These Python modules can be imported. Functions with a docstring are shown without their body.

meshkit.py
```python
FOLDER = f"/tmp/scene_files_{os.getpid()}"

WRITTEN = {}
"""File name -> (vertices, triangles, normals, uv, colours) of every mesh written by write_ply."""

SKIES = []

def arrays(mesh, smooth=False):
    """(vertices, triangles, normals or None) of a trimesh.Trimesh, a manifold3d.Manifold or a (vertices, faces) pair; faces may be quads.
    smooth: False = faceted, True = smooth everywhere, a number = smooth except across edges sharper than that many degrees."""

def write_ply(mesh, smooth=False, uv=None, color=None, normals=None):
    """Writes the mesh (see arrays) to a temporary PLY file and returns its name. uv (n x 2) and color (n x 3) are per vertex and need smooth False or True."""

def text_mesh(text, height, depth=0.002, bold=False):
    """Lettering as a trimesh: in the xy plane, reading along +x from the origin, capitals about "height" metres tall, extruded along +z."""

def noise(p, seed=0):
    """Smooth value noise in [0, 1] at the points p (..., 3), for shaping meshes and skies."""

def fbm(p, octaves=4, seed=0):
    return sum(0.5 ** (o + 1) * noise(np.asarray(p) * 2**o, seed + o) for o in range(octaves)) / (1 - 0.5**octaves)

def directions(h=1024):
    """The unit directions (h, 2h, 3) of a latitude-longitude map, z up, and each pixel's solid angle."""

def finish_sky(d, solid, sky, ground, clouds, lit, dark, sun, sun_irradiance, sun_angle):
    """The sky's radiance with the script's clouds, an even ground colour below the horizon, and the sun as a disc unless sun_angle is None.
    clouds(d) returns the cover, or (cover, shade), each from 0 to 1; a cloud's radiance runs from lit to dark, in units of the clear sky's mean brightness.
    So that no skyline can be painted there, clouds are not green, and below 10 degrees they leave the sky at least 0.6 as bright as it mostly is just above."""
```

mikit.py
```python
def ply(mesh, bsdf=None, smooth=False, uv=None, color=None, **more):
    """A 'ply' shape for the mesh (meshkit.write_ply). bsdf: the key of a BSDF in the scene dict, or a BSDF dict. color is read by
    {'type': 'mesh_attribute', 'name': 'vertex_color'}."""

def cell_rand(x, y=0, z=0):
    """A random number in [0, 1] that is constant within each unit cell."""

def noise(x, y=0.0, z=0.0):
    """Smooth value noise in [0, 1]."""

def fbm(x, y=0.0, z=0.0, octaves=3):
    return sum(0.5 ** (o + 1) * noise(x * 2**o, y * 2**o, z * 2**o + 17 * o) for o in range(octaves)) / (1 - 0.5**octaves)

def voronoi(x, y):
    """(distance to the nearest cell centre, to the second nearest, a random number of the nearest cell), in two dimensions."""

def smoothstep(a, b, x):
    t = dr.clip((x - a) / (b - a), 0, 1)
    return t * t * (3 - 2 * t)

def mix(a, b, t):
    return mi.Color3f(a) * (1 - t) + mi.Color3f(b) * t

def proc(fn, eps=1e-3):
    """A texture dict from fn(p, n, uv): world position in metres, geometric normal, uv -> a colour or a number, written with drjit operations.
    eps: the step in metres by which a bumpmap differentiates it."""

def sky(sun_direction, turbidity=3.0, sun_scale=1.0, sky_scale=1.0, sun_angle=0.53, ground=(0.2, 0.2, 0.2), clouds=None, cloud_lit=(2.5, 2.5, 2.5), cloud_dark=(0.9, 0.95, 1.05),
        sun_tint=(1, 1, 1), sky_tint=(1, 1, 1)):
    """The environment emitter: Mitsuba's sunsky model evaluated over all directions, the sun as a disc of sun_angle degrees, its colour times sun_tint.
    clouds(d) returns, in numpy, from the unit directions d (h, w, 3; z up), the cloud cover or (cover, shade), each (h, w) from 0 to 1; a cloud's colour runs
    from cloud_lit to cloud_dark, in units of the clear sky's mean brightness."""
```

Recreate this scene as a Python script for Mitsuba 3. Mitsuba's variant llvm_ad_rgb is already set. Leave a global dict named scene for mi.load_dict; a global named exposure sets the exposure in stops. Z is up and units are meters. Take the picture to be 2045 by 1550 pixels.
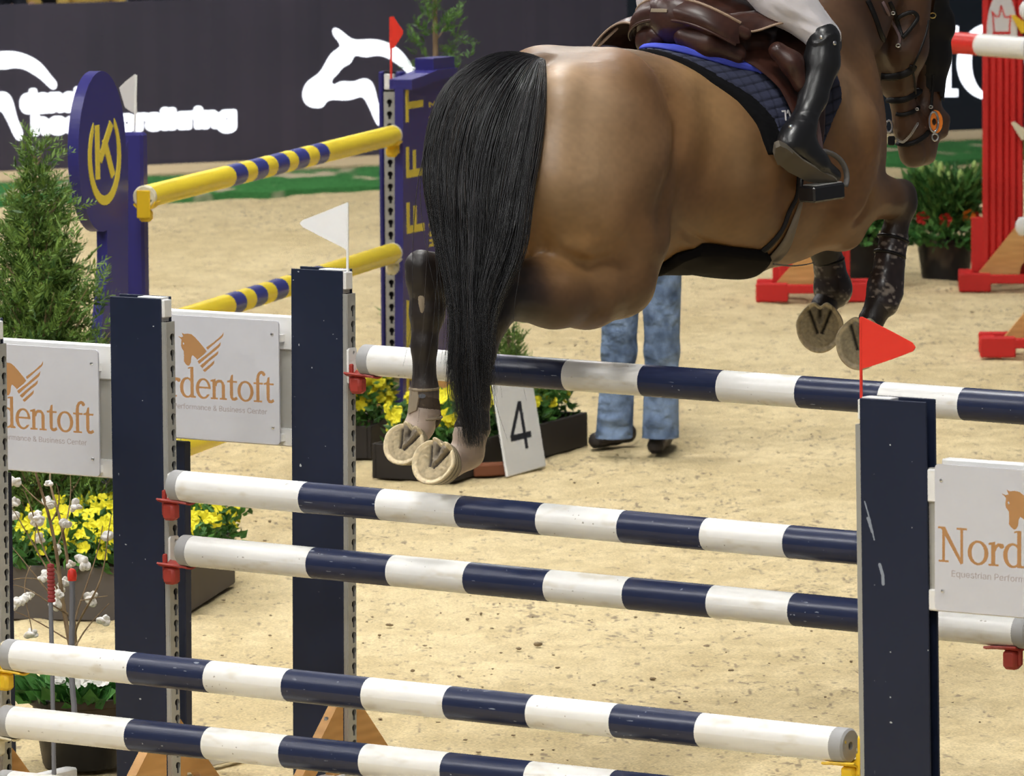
import math, random
import numpy as np, trimesh, mitsuba as mi, mikit, meshkit
import shapely.geometry as sg, shapely.affinity as sa, shapely.ops as so
import drjit as dr
from mitsuba import ScalarTransform4f as T

rng = np.random.default_rng(11)
random.seed(11)
scene, labels = {'type': 'scene'}, {}
ZU = np.array([0, 0, 1.0])

# ------------------------------------------------------------------ camera, light, exposure
F, CX, CY, HC = 12000.0, 1022.5, 775.0, 3.4
PITCH, ROLL = math.atan(1275 / 12000.0), 0.008
C0 = np.array([0, 0, HC])
FW = np.array([0, math.cos(PITCH), -math.sin(PITCH)])
R0 = np.array([1.0, 0, 0])
U0 = np.array([0, math.sin(PITCH), math.cos(PITCH)])
RV = math.cos(ROLL) * R0 - math.sin(ROLL) * U0
DV = -math.cos(ROLL) * U0 - math.sin(ROLL) * R0
scene['camera'] = {'type': 'thinlens', 'fov': math.degrees(2 * math.atan(CX / F)), 'fov_axis': 'x', 'aperture_radius': 0.0085,
                   'focus_distance': 19.2, 'near_clip': 0.5, 'far_clip': 300.0,
                   'to_world': T().look_at(origin=C0.tolist(), target=(C0 + FW).tolist(), up=(-DV).tolist())}
exposure = 0.70
scene['hall_light'] = {'type': 'constant', 'radiance': {'type': 'rgb', 'value': [0.06, 0.062, 0.068]}}
LAMP_XY = [(x, y) for y in (1.0, 8.5, 15.5, 22.5, 31.0, 42.0) for x in (-9.5, -0.5)]
LAMP_POWER = [45.0, 44.4, 42.8]


def ray(px, py):
    return FW + (px - CX) / F * RV + (py - CY) / F * DV


def P(px, py, d):
    return C0 + d * ray(px, py)


def PS(px, py, s):
    return P(px, py, F / s)


def G(px, py, z=0.0):
    r = ray(px, py)
    return C0 + r * ((z - HC) / r[2])


def onplane(px, py, o, n):
    r = ray(px, py)
    return C0 + r * (np.dot(o - C0, n) / np.dot(r, n))


def proj(p):
    q = np.asarray(p, float) - C0
    d = q @ FW
    return np.stack([CX + F * (q @ RV) / d, CY + F * (q @ DV) / d, d], -1)


# ------------------------------------------------------------------ scene helpers
def key(name):
    if name not in scene and not any(k.startswith(name + '__') for k in scene) and name not in labels:
        return name
    i = 1
    while True:
        k = f'{name}_{i:03d}'
        if k not in scene and k not in labels and not any(q.startswith(k + '__') for q in scene):
            return k
        i += 1


def thing(name, label, cat, group=None):
    k = key(name)
    labels[k] = {'label': label, 'category': cat}
    if group:
        labels[k]['group'] = group
    return k


def add(name, mesh, bsdf, parent=None, smooth=False, label=None, kind=None, **kw):
    if parent:
        base, i, k = f'{parent}__{name}', 0, f'{parent}__{name}'
        while k in scene:
            i += 1
            k = f'{base}_{i:03d}'
    else:
        k = name if name in labels and name not in scene else key(name)
    if isinstance(mesh, list):
        mesh = trimesh.util.concatenate(mesh)
    scene[k] = mikit.ply(mesh, bsdf, smooth=smooth, **kw)
    if label or kind:
        labels.setdefault(k, {})
        if label:
            labels[k]['label'] = label
        if kind:
            labels[k]['kind'] = kind
    return k


def rep(name, d, parent):
    base, i, k = f'{parent}__{name}', 0, f'{parent}__{name}'
    while k in scene:
        i += 1
        k = f'{base}_{i:03d}'
    scene[k] = d
    return k


def struct(name, mesh, bsdf, **kw):
    k = add(name, mesh, bsdf, **kw)
    labels.setdefault(k, {})['kind'] = 'structure'
    return k


def unit(v):
    v = np.asarray(v, float)
    return v / np.linalg.norm(v)


def fr(o, x, y, z):
    m = np.eye(4)
    m[:3, 0], m[:3, 1], m[:3, 2], m[:3, 3] = x, y, z, o
    return m


def tm(mesh, m):
    mesh = mesh.copy()
    mesh.apply_transform(m)
    if np.linalg.det(m[:3, :3]) < 0 and mesh.volume < 0:
        mesh.invert()
    return mesh


def cbox(x0, x1, y0, y1, z0, z1, b=0.0):
    b = min(b, (x1 - x0) * .45, (y1 - y0) * .45, (z1 - z0) * .45)
    if b <= 0:
        m = trimesh.creation.box([x1 - x0, y1 - y0, z1 - z0])
        m.apply_translation([(x0 + x1) / 2, (y0 + y1) / 2, (z0 + z1) / 2])
        return m
    pts = []
    for sx, ax, bx in ((0, x0, b), (1, x1, -b)):
        for sy, ay, by in ((0, y0, b), (1, y1, -b)):
            for sz, az, bz in ((0, z0, b), (1, z1, -b)):
                pts += [(ax, ay + by, az + bz), (ax + bx, ay, az + bz), (ax + bx, ay + by, az)]
    return trimesh.convex.convex_hull(np.array(pts))


def tube(pts, rad, n=8, flat=None, caps=True):
    """flat: (direction, ratio) squeezes the section along a world direction"""
    p = np.asarray(pts, float)
    rad = np.broadcast_to(rad, (len(p),)).astype(float)
    t = np.gradient(p, axis=0)
    t /= np.linalg.norm(t, axis=1, keepdims=True) + 1e-12
    ref = np.array([0.3, 0.5, 0.81]) if flat is None else np.asarray(flat[0], float)
    a = np.cross(t, ref)
    a /= np.linalg.norm(a, axis=1, keepdims=True) + 1e-12
    b = np.cross(t, a)
    k = 1.0 if flat is None else flat[1]
    ang = np.arange(n) * 2 * np.pi / n
    v = p[:, None] + rad[:, None, None] * (np.cos(ang)[None, :, None] * a[:, None] + k * np.sin(ang)[None, :, None] * b[:, None])
    m = len(p)
    i, j = np.meshgrid(np.arange(m - 1), np.arange(n), indexing='ij')
    i, j = i.ravel(), j.ravel()
    q0, q1, q2, q3 = i * n + j, i * n + (j + 1) % n, (i + 1) * n + (j + 1) % n, (i + 1) * n + j
    f = np.vstack([np.stack([q0, q1, q2], 1), np.stack([q0, q2, q3], 1)])
    v = v.reshape(-1, 3)
    if caps:
        v = np.vstack([v, p[:1], p[-1:]])
        jj = np.arange(n)
        f = np.vstack([f, np.stack([(jj + 1) % n, jj, jj * 0 + m * n], 1), np.stack([(m - 1) * n + jj, (m - 1) * n + (jj + 1) % n, jj * 0 + m * n + 1], 1)])
    mesh = trimesh.Trimesh(v, f, process=False)
    if caps and mesh.volume < 0:
        mesh.invert()
    return mesh


def spline(pts, n):
    from scipy.interpolate import CubicSpline
    p = np.asarray(pts, float)
    s = np.r_[0, np.cumsum(np.linalg.norm(np.diff(p, axis=0), axis=1) + 1e-9)]
    return CubicSpline(s / s[-1], p)(np.linspace(0, 1, n))


def extr(poly, depth, m=None, z0=0.0):
    geoms = [g for g in getattr(poly, 'geoms', [poly]) if g.area > 1e-10]
    out = []
    for g in geoms:
        e = trimesh.creation.extrude_polygon(g, depth, engine='earcut')
        e.apply_translation([0, 0, z0])
        out.append(e)
    e = trimesh.util.concatenate(out)
    return tm(e, m) if m is not None else e


def lathe(profile, n=32):
    p = np.asarray(profile, float)
    ang = np.arange(n) * 2 * np.pi / n
    v = np.stack([p[:, None, 0] * np.cos(ang), p[:, None, 0] * np.sin(ang), np.repeat(p[:, 1:2], n, 1)], -1).reshape(-1, 3)
    i, j = np.meshgrid(np.arange(len(p) - 1), np.arange(n), indexing='ij')
    i, j = i.ravel(), j.ravel()
    q0, q1, q2, q3 = i * n + j, i * n + (j + 1) % n, (i + 1) * n + (j + 1) % n, (i + 1) * n + j
    return trimesh.Trimesh(v, np.vstack([np.stack([q0, q1, q2], 1), np.stack([q0, q2, q3], 1)]), process=False)


def text(s, h, depth=0.002, bold=False):
    return meshkit.text_mesh(s, h, depth, bold)


# ------------------------------------------------------------------ distance fields for living bodies
class Field:
    def __init__(self, lo, hi, h):
        self.lo, self.h = np.asarray(lo, float), h
        self.n = np.ceil((np.asarray(hi, float) - self.lo) / h).astype(int) + 1
        self.D = np.full(self.n, 1.0, np.float32)
        self.ax = [(self.lo[k] + h * np.arange(self.n[k])).astype(np.float32) for k in range(3)]

    def region(self, lo, hi, m):
        a = np.clip(np.floor((np.asarray(lo) - m - self.lo) / self.h).astype(int), 0, self.n)
        b = np.clip(np.ceil((np.asarray(hi) + m - self.lo) / self.h).astype(int) + 1, 0, self.n)
        sl = tuple(slice(x, y) for x, y in zip(a, b))
        g = np.meshgrid(*[self.ax[k][sl[k]] for k in range(3)], indexing='ij', sparse=True)
        return sl, g

    def mix(self, sl, d, k, op):
        D = self.D[sl]
        if D.size == 0:
            return
        if op == 'u':
            h = np.clip(k - np.abs(D - d), 0, None) / max(k, 1e-6)
            self.D[sl] = np.minimum(D, d) - h * h * k * 0.25
        else:  # smooth subtraction
            d = -d
            h = np.clip(k - np.abs(D - d), 0, None) / max(k, 1e-6)
            self.D[sl] = np.maximum(D, d) + h * h * k * 0.25

    def cone(self, a, b, ra, rb, k=0.03, op='u'):
        a, b = np.asarray(a, float), np.asarray(b, float)
        r = max(ra, rb)
        sl, g = self.region(np.minimum(a, b) - r, np.maximum(a, b) + r, k + 3 * self.h)
        ab = b - a
        L = float(ab @ ab) + 1e-12
        q = [g[i] - np.float32(a[i]) for i in range(3)]
        t = np.clip((q[0] * np.float32(ab[0]) + q[1] * np.float32(ab[1]) + q[2] * np.float32(ab[2])) / np.float32(L), 0, 1)
        d = np.sqrt(sum((q[i] - t * np.float32(ab[i])) ** 2 for i in range(3))) - (np.float32(ra) + t * np.float32(rb - ra))
        self.mix(sl, d, k, op)

    def chain(self, pts, rads, k=0.03):
        for i in range(len(pts) - 1):
            self.cone(pts[i], pts[i + 1], rads[i], rads[i + 1], k)

    def ell(self, c, axes, rad, k=0.03, op='u'):
        """axes: 3 x 3 rows are unit directions"""
        c, axes, rad = np.asarray(c, float), np.asarray(axes, float), np.asarray(rad, float)
        ext = np.sqrt(((axes * rad[:, None]) ** 2).sum(0))
        sl, g = self.region(c - ext, c + ext, k + 3 * self.h)
        q = [g[i] - np.float32(c[i]) for i in range(3)]
        loc = [sum(q[i] * np.float32(axes[j, i]) for i in range(3)) / np.float32(rad[j]) for j in range(3)]
        k0 = np.sqrt(sum(x * x for x in loc)) + 1e-6
        k1 = np.sqrt(sum((x / np.float32(rad[j])) ** 2 for j, x in enumerate(loc))) + 1e-6
        self.mix(sl, k0 * (k0 - 1) / k1, k, op)

    def mesh(self):
        D, n = self.D, self.n
        D = D.copy()
        for ax in range(3):
            for e in (0, -1):
                ix = [slice(None)] * 3
                ix[ax] = e
                D[tuple(ix)] = np.maximum(D[tuple(ix)], 1e-3)
        s = D < 0
        c = [s[i:n[0] - 1 + i, j:n[1] - 1 + j, k:n[2] - 1 + k] for i in (0, 1) for j in (0, 1) for k in (0, 1)]
        cnt = sum(x.astype(np.int8) for x in c)
        act = np.argwhere((cnt > 0) & (cnt < 8))
        idx = np.full(n - 1, -1, np.int64)
        idx[tuple(act.T)] = np.arange(len(act))
        acc, num = np.zeros((len(act), 3)), np.zeros(len(act))
        corners = [(i, j, k) for i in (0, 1) for j in (0, 1) for k in (0, 1)]
        val = {cr: D[act[:, 0] + cr[0], act[:, 1] + cr[1], act[:, 2] + cr[2]].astype(float) for cr in corners}
        for cr in corners:
            for ax in range(3):
                if cr[ax] == 0:
                    o = list(cr)
                    o[ax] = 1
                    a, b = val[cr], val[tuple(o)]
                    m = (a < 0) != (b < 0)
                    t = np.where(m, a / np.where(m, a - b, 1), 0)
                    p = np.tile(np.array(cr, float), (len(act), 1))
                    p[:, ax] = t
                    acc += p * m[:, None]
                    num += m
        v = self.lo + self.h * (act + acc / num[:, None])
        faces = []
        for ax in range(3):
            o1, o2 = [(1, 2), (2, 0), (0, 1)][ax]
            sh = [slice(1, -1)] * 3
            A = [slice(1, n[i] - 1) for i in range(3)]
            A[ax] = slice(0, n[ax] - 1)
            B = list(A)
            B[ax] = slice(1, n[ax])
            a, b = s[tuple(A)], s[tuple(B)]
            e = np.argwhere(a != b)
            inside = a[tuple(e.T)]
            for i in range(3):
                e[:, i] += A[i].start
            def cell(d1, d2):
                q = e.copy()
                q[:, o1] -= d1
                q[:, o2] -= d2
                return idx[tuple(q.T)]
            q = np.stack([cell(1, 1), cell(0, 1), cell(0, 0), cell(1, 0)], 1)
            q = np.where(inside[:, None], q, q[:, ::-1])
            faces.append(q)
        q = np.vstack(faces)
        m = trimesh.Trimesh(v, np.vstack([q[:, [0, 1, 2]], q[:, [0, 2, 3]]]), process=False)
        return m


def mat(name, base, rough=0.5, spec=0.5, metallic=0.0, two=True, **kw):
    b = base if isinstance(base, dict) else {'type': 'rgb', 'value': list(base)}
    d = {'type': 'principled', 'base_color': b, 'roughness': rough, 'metallic': metallic, **kw}
    if not metallic:
        d['specular'] = spec
    scene[name] = {'type': 'twosided', 'b': d} if two else d


def bumped(name, fn, scale=1.0, eps=1e-3):
    inner = scene[name]
    scene[name] = {'type': 'twosided', 'b': {'type': 'bumpmap', 'arbitrary': mikit.proc(fn, eps), 'scale': scale, 'b': inner['b'] if inner['type'] == 'twosided' else inner}}


# ------------------------------------------------------------------ materials
VC = {'type': 'mesh_attribute', 'name': 'vertex_color'}


def lin(r, g, b):
    c = np.array([r, g, b]) / 255.0
    return np.where(c < 0.04045, c / 12.92, ((c + 0.055) / 1.055) ** 2.4)


def tex_navy(p, n, uv):
    w = mikit.noise(p.x * 70, p.y * 70, p.z * 70)
    chip = mikit.smoothstep(0.93, 0.96, w) * mikit.smoothstep(0.55, 0.62, mikit.noise(p.x * 9, p.y * 9, p.z * 9 + 5))
    m = mikit.fbm(p.x * 5, p.y * 5, p.z * 3)
    return mikit.mix(mikit.mix((0.0085, 0.0145, 0.036), (0.013, 0.019, 0.046), m), (0.55, 0.58, 0.6), chip * 0.8)


def tex_pole(p, n, uv):
    band = dr.floor(uv.x)
    dark = (band - 2 * dr.floor(band / 2)) > 0.5
    scr = mikit.noise(p.x * 30, p.y * 30, p.z * 160)
    chip = mikit.smoothstep(0.9, 0.95, mikit.noise(p.x * 95, p.y * 95, p.z * 95)) * mikit.smoothstep(0.5, 0.65, mikit.noise(p.x * 8, p.y * 8, p.z * 20))
    scratch = mikit.smoothstep(0.86, 0.9, scr) * mikit.smoothstep(0.55, 0.7, mikit.noise(p.x * 11 + 3, p.y * 11, p.z * 14))
    dirt = mikit.fbm(p.x * 14, p.y * 14, p.z * 30)
    white = mikit.mix((0.80, 0.80, 0.77), (0.60, 0.55, 0.44), mikit.smoothstep(0.55, 0.85, dirt) * 0.6)
    white = mikit.mix(white, (0.25, 0.22, 0.17), chip * 0.7)
    navy = mikit.mix((0.010, 0.017, 0.052), (0.016, 0.023, 0.062), dirt)
    navy = mikit.mix(navy, (0.35, 0.38, 0.45), dr.maximum(chip * 0.6, scratch * 0.55))
    return dr.select(dark, navy, white)


def tex_poley(p, n, uv):
    band = dr.floor(uv.x)
    dark = (band - 2 * dr.floor(band / 2)) > 0.5
    m = mikit.fbm(p.x * 10, p.y * 10, p.z * 12)
    yel = mikit.mix((0.86, 0.66, 0.025), (0.80, 0.60, 0.03), m)
    blu = mikit.mix((0.022, 0.030, 0.20), (0.03, 0.04, 0.24), m)
    return dr.select(dark, blu, yel)


def tex_poler(p, n, uv):
    band = dr.floor(uv.x)
    dark = (band - 2 * dr.floor(band / 2)) > 0.5
    return dr.select(dark, mi.Color3f(0.80, 0.79, 0.74), mi.Color3f(0.66, 0.03, 0.02))


def tex_wood(p, n, uv):
    g = mikit.noise(p.x * 9 + mikit.noise(p.x * 3, p.y * 3, p.z * 3) * 4, p.y * 9, p.z * 60)
    return mikit.mix((0.50, 0.25, 0.075), (0.64, 0.36, 0.13), g)


def tex_sand(p, n, uv):
    a = mikit.fbm(p.x * 1.3, p.y * 0.9, 0.0, 4)
    b = mikit.fbm(p.x * 11, p.y * 8, 3.0, 3)
    c = mikit.noise(p.x * 160, p.y * 110, 1.0)
    col = mikit.mix((0.44, 0.352, 0.195), (0.56, 0.462, 0.275), mikit.smoothstep(0.25, 0.75, 0.5 * a + 0.5 * b))
    d = mikit.noise(p.x * 2.1, p.y * 1.3, 11.0)
    spot = mikit.smoothstep(0.60, 0.86, mikit.noise(p.x * 30, p.y * 12, 7.0) * 0.40 + mikit.noise(p.x * 75, p.y * 34, 2.0) * 0.45 + d * 0.15)
    col = mikit.mix(col, (0.20, 0.155, 0.10), spot * 0.85)
    return col * (0.84 + 0.32 * c)


def tex_turf(p, n, uv):
    a = mikit.fbm(p.x * 3, p.y * 2, 0.0, 3)
    c = mikit.noise(p.x * 60, p.y * 60, p.z * 60)
    col = mikit.mix((0.03, 0.13, 0.035), (0.055, 0.20, 0.055), c)
    return mikit.mix(col, (0.45, 0.38, 0.26), mikit.smoothstep(0.60, 0.72, a))


def tex_led(p, n, uv):
    m = mikit.cell_rand(dr.floor(uv.x * 24), 1, 2)
    q = mikit.noise(uv.x * 7, uv.y * 2, 3.0)
    return mikit.mix((0.068, 0.064, 0.092), (0.090, 0.079, 0.114), 0.5 * m + 0.5 * q)


def tex_denim(p, n, uv):
    a = mikit.fbm(p.x * 14, p.y * 14, p.z * 9, 3)
    w = mikit.noise(p.x * 300, p.y * 300, p.z * 300)
    return mikit.mix((0.07, 0.105, 0.18), (0.24, 0.33, 0.50), mikit.smoothstep(0.2, 0.8, a)) * (0.85 + 0.3 * w)


def tex_leather(p, n, uv):
    a = mikit.fbm(p.x * 30, p.y * 30, p.z * 30, 3)
    return mikit.mix((0.026, 0.009, 0.007), (0.060, 0.022, 0.014), a)


def tex_bark(p, n, uv):
    return mikit.mix((0.17, 0.11, 0.065), (0.36, 0.27, 0.17), mikit.noise(p.x * 50, p.y * 50, p.z * 25))


def tex_pot(p, n, uv):
    a = mikit.fbm(p.x * 7, p.y * 7, p.z * 5, 3)
    return mikit.mix((0.012, 0.012, 0.012), (0.075, 0.055, 0.035), mikit.smoothstep(0.5, 0.8, a))


mat('navy_paint', mikit.proc(tex_navy), 0.42, 0.4)
mat('pole_paint', mikit.proc(tex_pole), 0.33, 0.5)
mat('yellow_pole_paint', mikit.proc(tex_poley), 0.35, 0.5)
mat('red_pole_paint', mikit.proc(tex_poler), 0.35, 0.5)
mat('white_paint', (0.80, 0.80, 0.78), 0.4)
mat('sign_white', (0.60, 0.605, 0.65), 0.4, 0.3)
mat('steel', (0.40, 0.40, 0.38), 0.42, metallic=0.35)
mat('chrome', (0.75, 0.75, 0.75), 0.15, metallic=1.0)
mat('brass', (0.75, 0.55, 0.2), 0.25, metallic=1.0)
mat('rubber_grey', (0.33, 0.33, 0.33), 0.6)
mat('cap_face', (0.12, 0.115, 0.11), 0.7)
mat('red_plastic', (0.36, 0.040, 0.028), 0.45)
mat('red_cloth', (0.72, 0.035, 0.020), 0.45)
mat('yellow_plastic', (0.80, 0.52, 0.02), 0.4)
mat('cream_plastic', (0.72, 0.66, 0.48), 0.45)
mat('gold_print', (0.45, 0.235, 0.095), 0.45)
mat('white_in_shade', (0.46, 0.45, 0.41), 0.6)  # white board greyed: the shade behind the sign is in its colour
mat('grey_print', (0.40, 0.36, 0.37), 0.5)
mat('wood', mikit.proc(tex_wood), 0.5, 0.4)
mat('blue_paint', (0.030, 0.026, 0.165), 0.35, 0.5)
mat('yellow_paint', (0.76, 0.60, 0.06), 0.45)
mat('red_paint', (0.56, 0.020, 0.018), 0.42, 0.4)
mat('pale_paint', (0.62, 0.60, 0.60), 0.5)
mat('black_print', (0.008, 0.008, 0.010), 0.5)
mat('led_face', mikit.proc(tex_led), 0.6, 0.2)
mat('led_navy', (0.022, 0.030, 0.045), 0.6, 0.2)
mat('black_matte', (0.010, 0.010, 0.011), 0.7, 0.2)
mat('sand', mikit.proc(tex_sand), 0.95, 0.1)
mat('turf', mikit.proc(tex_turf), 0.9, 0.1)
mat('tan_board', (0.56, 0.44, 0.26), 0.8, 0.2)
mat('planter_dark', (0.030, 0.026, 0.024), 0.6, 0.3)
mat('planter_grey', (0.115, 0.100, 0.090), 0.7, 0.3)
mat('soil', (0.05, 0.035, 0.02), 0.95, 0.1)
mat('pot_black', mikit.proc(tex_pot), 0.45, 0.4)
mat('brick', (0.22, 0.085, 0.045), 0.85, 0.2)
mat('bark', mikit.proc(tex_bark), 0.85, 0.2)
mat('leaf', VC, 0.5, 0.35)
mat('petal_white', (0.88, 0.86, 0.81), 0.6, 0.2)
mat('petal_yellow', (0.86, 0.78, 0.04), 0.55, 0.2)
mat('petal_red', (0.45, 0.02, 0.015), 0.55, 0.2)
mat('petal_orange', (0.75, 0.22, 0.02), 0.55, 0.2)
mat('denim', mikit.proc(tex_denim), 0.85, 0.2)
mat('skin', (0.55, 0.33, 0.24), 0.5, 0.3)
mat('cloth_dark', (0.018, 0.020, 0.028), 0.85, 0.2)
mat('cloth_yellow', (0.55, 0.38, 0.10), 0.85, 0.2)
mat('cloth_grey', (0.20, 0.24, 0.26), 0.85, 0.2)
mat('shoe', VC, 0.55, 0.3)
mat('coat', VC, 0.42, 0.45, sheen=0.3)
mat('hoof', VC, 0.62, 0.3)
mat('tail_hair', VC, 0.45, 0.45)
mat('scuff', (0.24, 0.27, 0.33), 0.6)
mat('boot_black', (0.010, 0.010, 0.011), 0.33, 0.6)
mat('boot_sole', (0.115, 0.100, 0.078), 0.8, 0.2)
mat('leather_brown', mikit.proc(tex_leather), 0.36, 0.5)
mat('leather_black', (0.007, 0.006, 0.006), 0.5, 0.25)
mat('guard_black', (0.005, 0.004, 0.004), 0.75, 0.1)
mat('white_cloth', (0.90, 0.91, 0.91), 0.6, 0.2)
mat('leather_edge', (0.34, 0.24, 0.17), 0.5, 0.4)
mat('pad_navy', VC, 0.8, 0.3)
mat('pad_blue', (0.055, 0.075, 0.46), 0.75, 0.3)
mat('fleece_black', (0.008, 0.008, 0.009), 0.95, 0.1)
mat('breeches', (0.66, 0.63, 0.64), 0.75, 0.2)
mat('guard_brown', VC, 0.30, 0.5)
mat('wrap_brown', (0.060, 0.042, 0.028), 0.75, 0.3)
mat('suede', (0.26, 0.21, 0.15), 0.8, 0.2)
mat('orange_rubber', (0.80, 0.22, 0.02), 0.5)
mat('strap_grey', (0.16, 0.13, 0.10), 0.7)
mat('strap_plum', (0.16, 0.10, 0.10), 0.5)
mat('grip_red', (0.33, 0.045, 0.045), 0.6)
mat('tube_grey', (0.17, 0.175, 0.20), 0.45, 0.5)
mat('hair_brown', (0.06, 0.035, 0.02), 0.6)
scene['screen_white'] = {'type': 'twosided', 'b': {'type': 'diffuse', 'reflectance': {'type': 'rgb', 'value': 0.7}}}
bumped('coat', lambda p, n, uv: mikit.noise(p.x * 330, p.y * 330, p.z * 190) + 0.6 * mikit.noise(p.x * 150, p.y * 150, p.z * 90), 0.0005, 6e-4)
bumped('denim', lambda p, n, uv: mikit.fbm(p.x * 16, p.y * 16, p.z * 24, 3), 0.035, 2e-3)
GLOW = {'type': 'area', 'radiance': {'type': 'rgb', 'value': [1.25, 1.3, 1.42]}}

# ================================================================== the hall: ground, kerb, turf, LED wall, back wall, lamps
def ground():
    ys = 6.0 * (62 / 6.0) ** np.linspace(0, 1, 420)
    us = np.linspace(-1, 1, 380)
    Y, U = np.meshgrid(ys, us, indexing='ij')
    X = U * (0.16 * Y + 1.6)
    p3 = np.stack([X * 1.6, Y * 1.2, X * 0], -1)
    z = 0.030 * (meshkit.fbm(p3, 3, 1) - 0.5) + 0.018 * (meshkit.noise(np.stack([X * 9, Y * 6, X * 0], -1), 4) - 0.5)
    z += 0.020 * np.clip(meshkit.noise(np.stack([X * 16, Y * 10, X * 0], -1), 9) - 0.62, 0, 1) - 0.025 * np.clip(meshkit.noise(np.stack([X * 7, Y * 4, X * 0], -1), 5) - 0.74, 0, 1)
    z -= 0.01
    v = np.stack([X, Y, z], -1).reshape(-1, 3)
    n, m = Y.shape
    i, j = np.meshgrid(np.arange(n - 1), np.arange(m - 1), indexing='ij')
    q = (i * m + j).ravel()
    f = np.vstack([np.stack([q, q + 1, q + m + 1], 1), np.stack([q, q + m + 1, q + m], 1)])
    return trimesh.Trimesh(v, f, process=False)


struct('floor', ground(), 'sand', smooth=True)
labels['floor']['label'] = 'beige riding sand of the arena, raked and marked by hooves'


def clods():
    base = trimesh.creation.icosphere(subdivisions=1)
    bv, bf = np.array(base.vertices), np.array(base.faces)
    n = 3000
    Y = 13.5 * (46 / 13.5) ** rng.random(n)
    X = (rng.random(n) * 2 - 1) * (0.09 * Y + 0.4)
    keep = meshkit.noise(np.stack([X * 1.1, Y * 0.7, X * 0], -1), 3) > rng.random(n) * 0.75 + 0.12
    keep &= Y < 40.0
    X, Y = X[keep], Y[keep]
    vs, fs = [], []
    for k, (x, y) in enumerate(zip(X, Y)):
        s = 0.0034 * np.exp(rng.normal(0, 0.42))
        v = bv * (1 + 0.35 * (rng.random((len(bv), 1)) - 0.5)) * np.array([s * rng.uniform(.9, 2.0), s * rng.uniform(.9, 2.0), s * rng.uniform(.5, .9)])
        vs.append(v + [x, y, -0.006 + s * 0.3])
        fs.append(bf + 42 * k)
    return trimesh.Trimesh(np.vstack(vs), np.vstack(fs), process=False)


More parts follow.
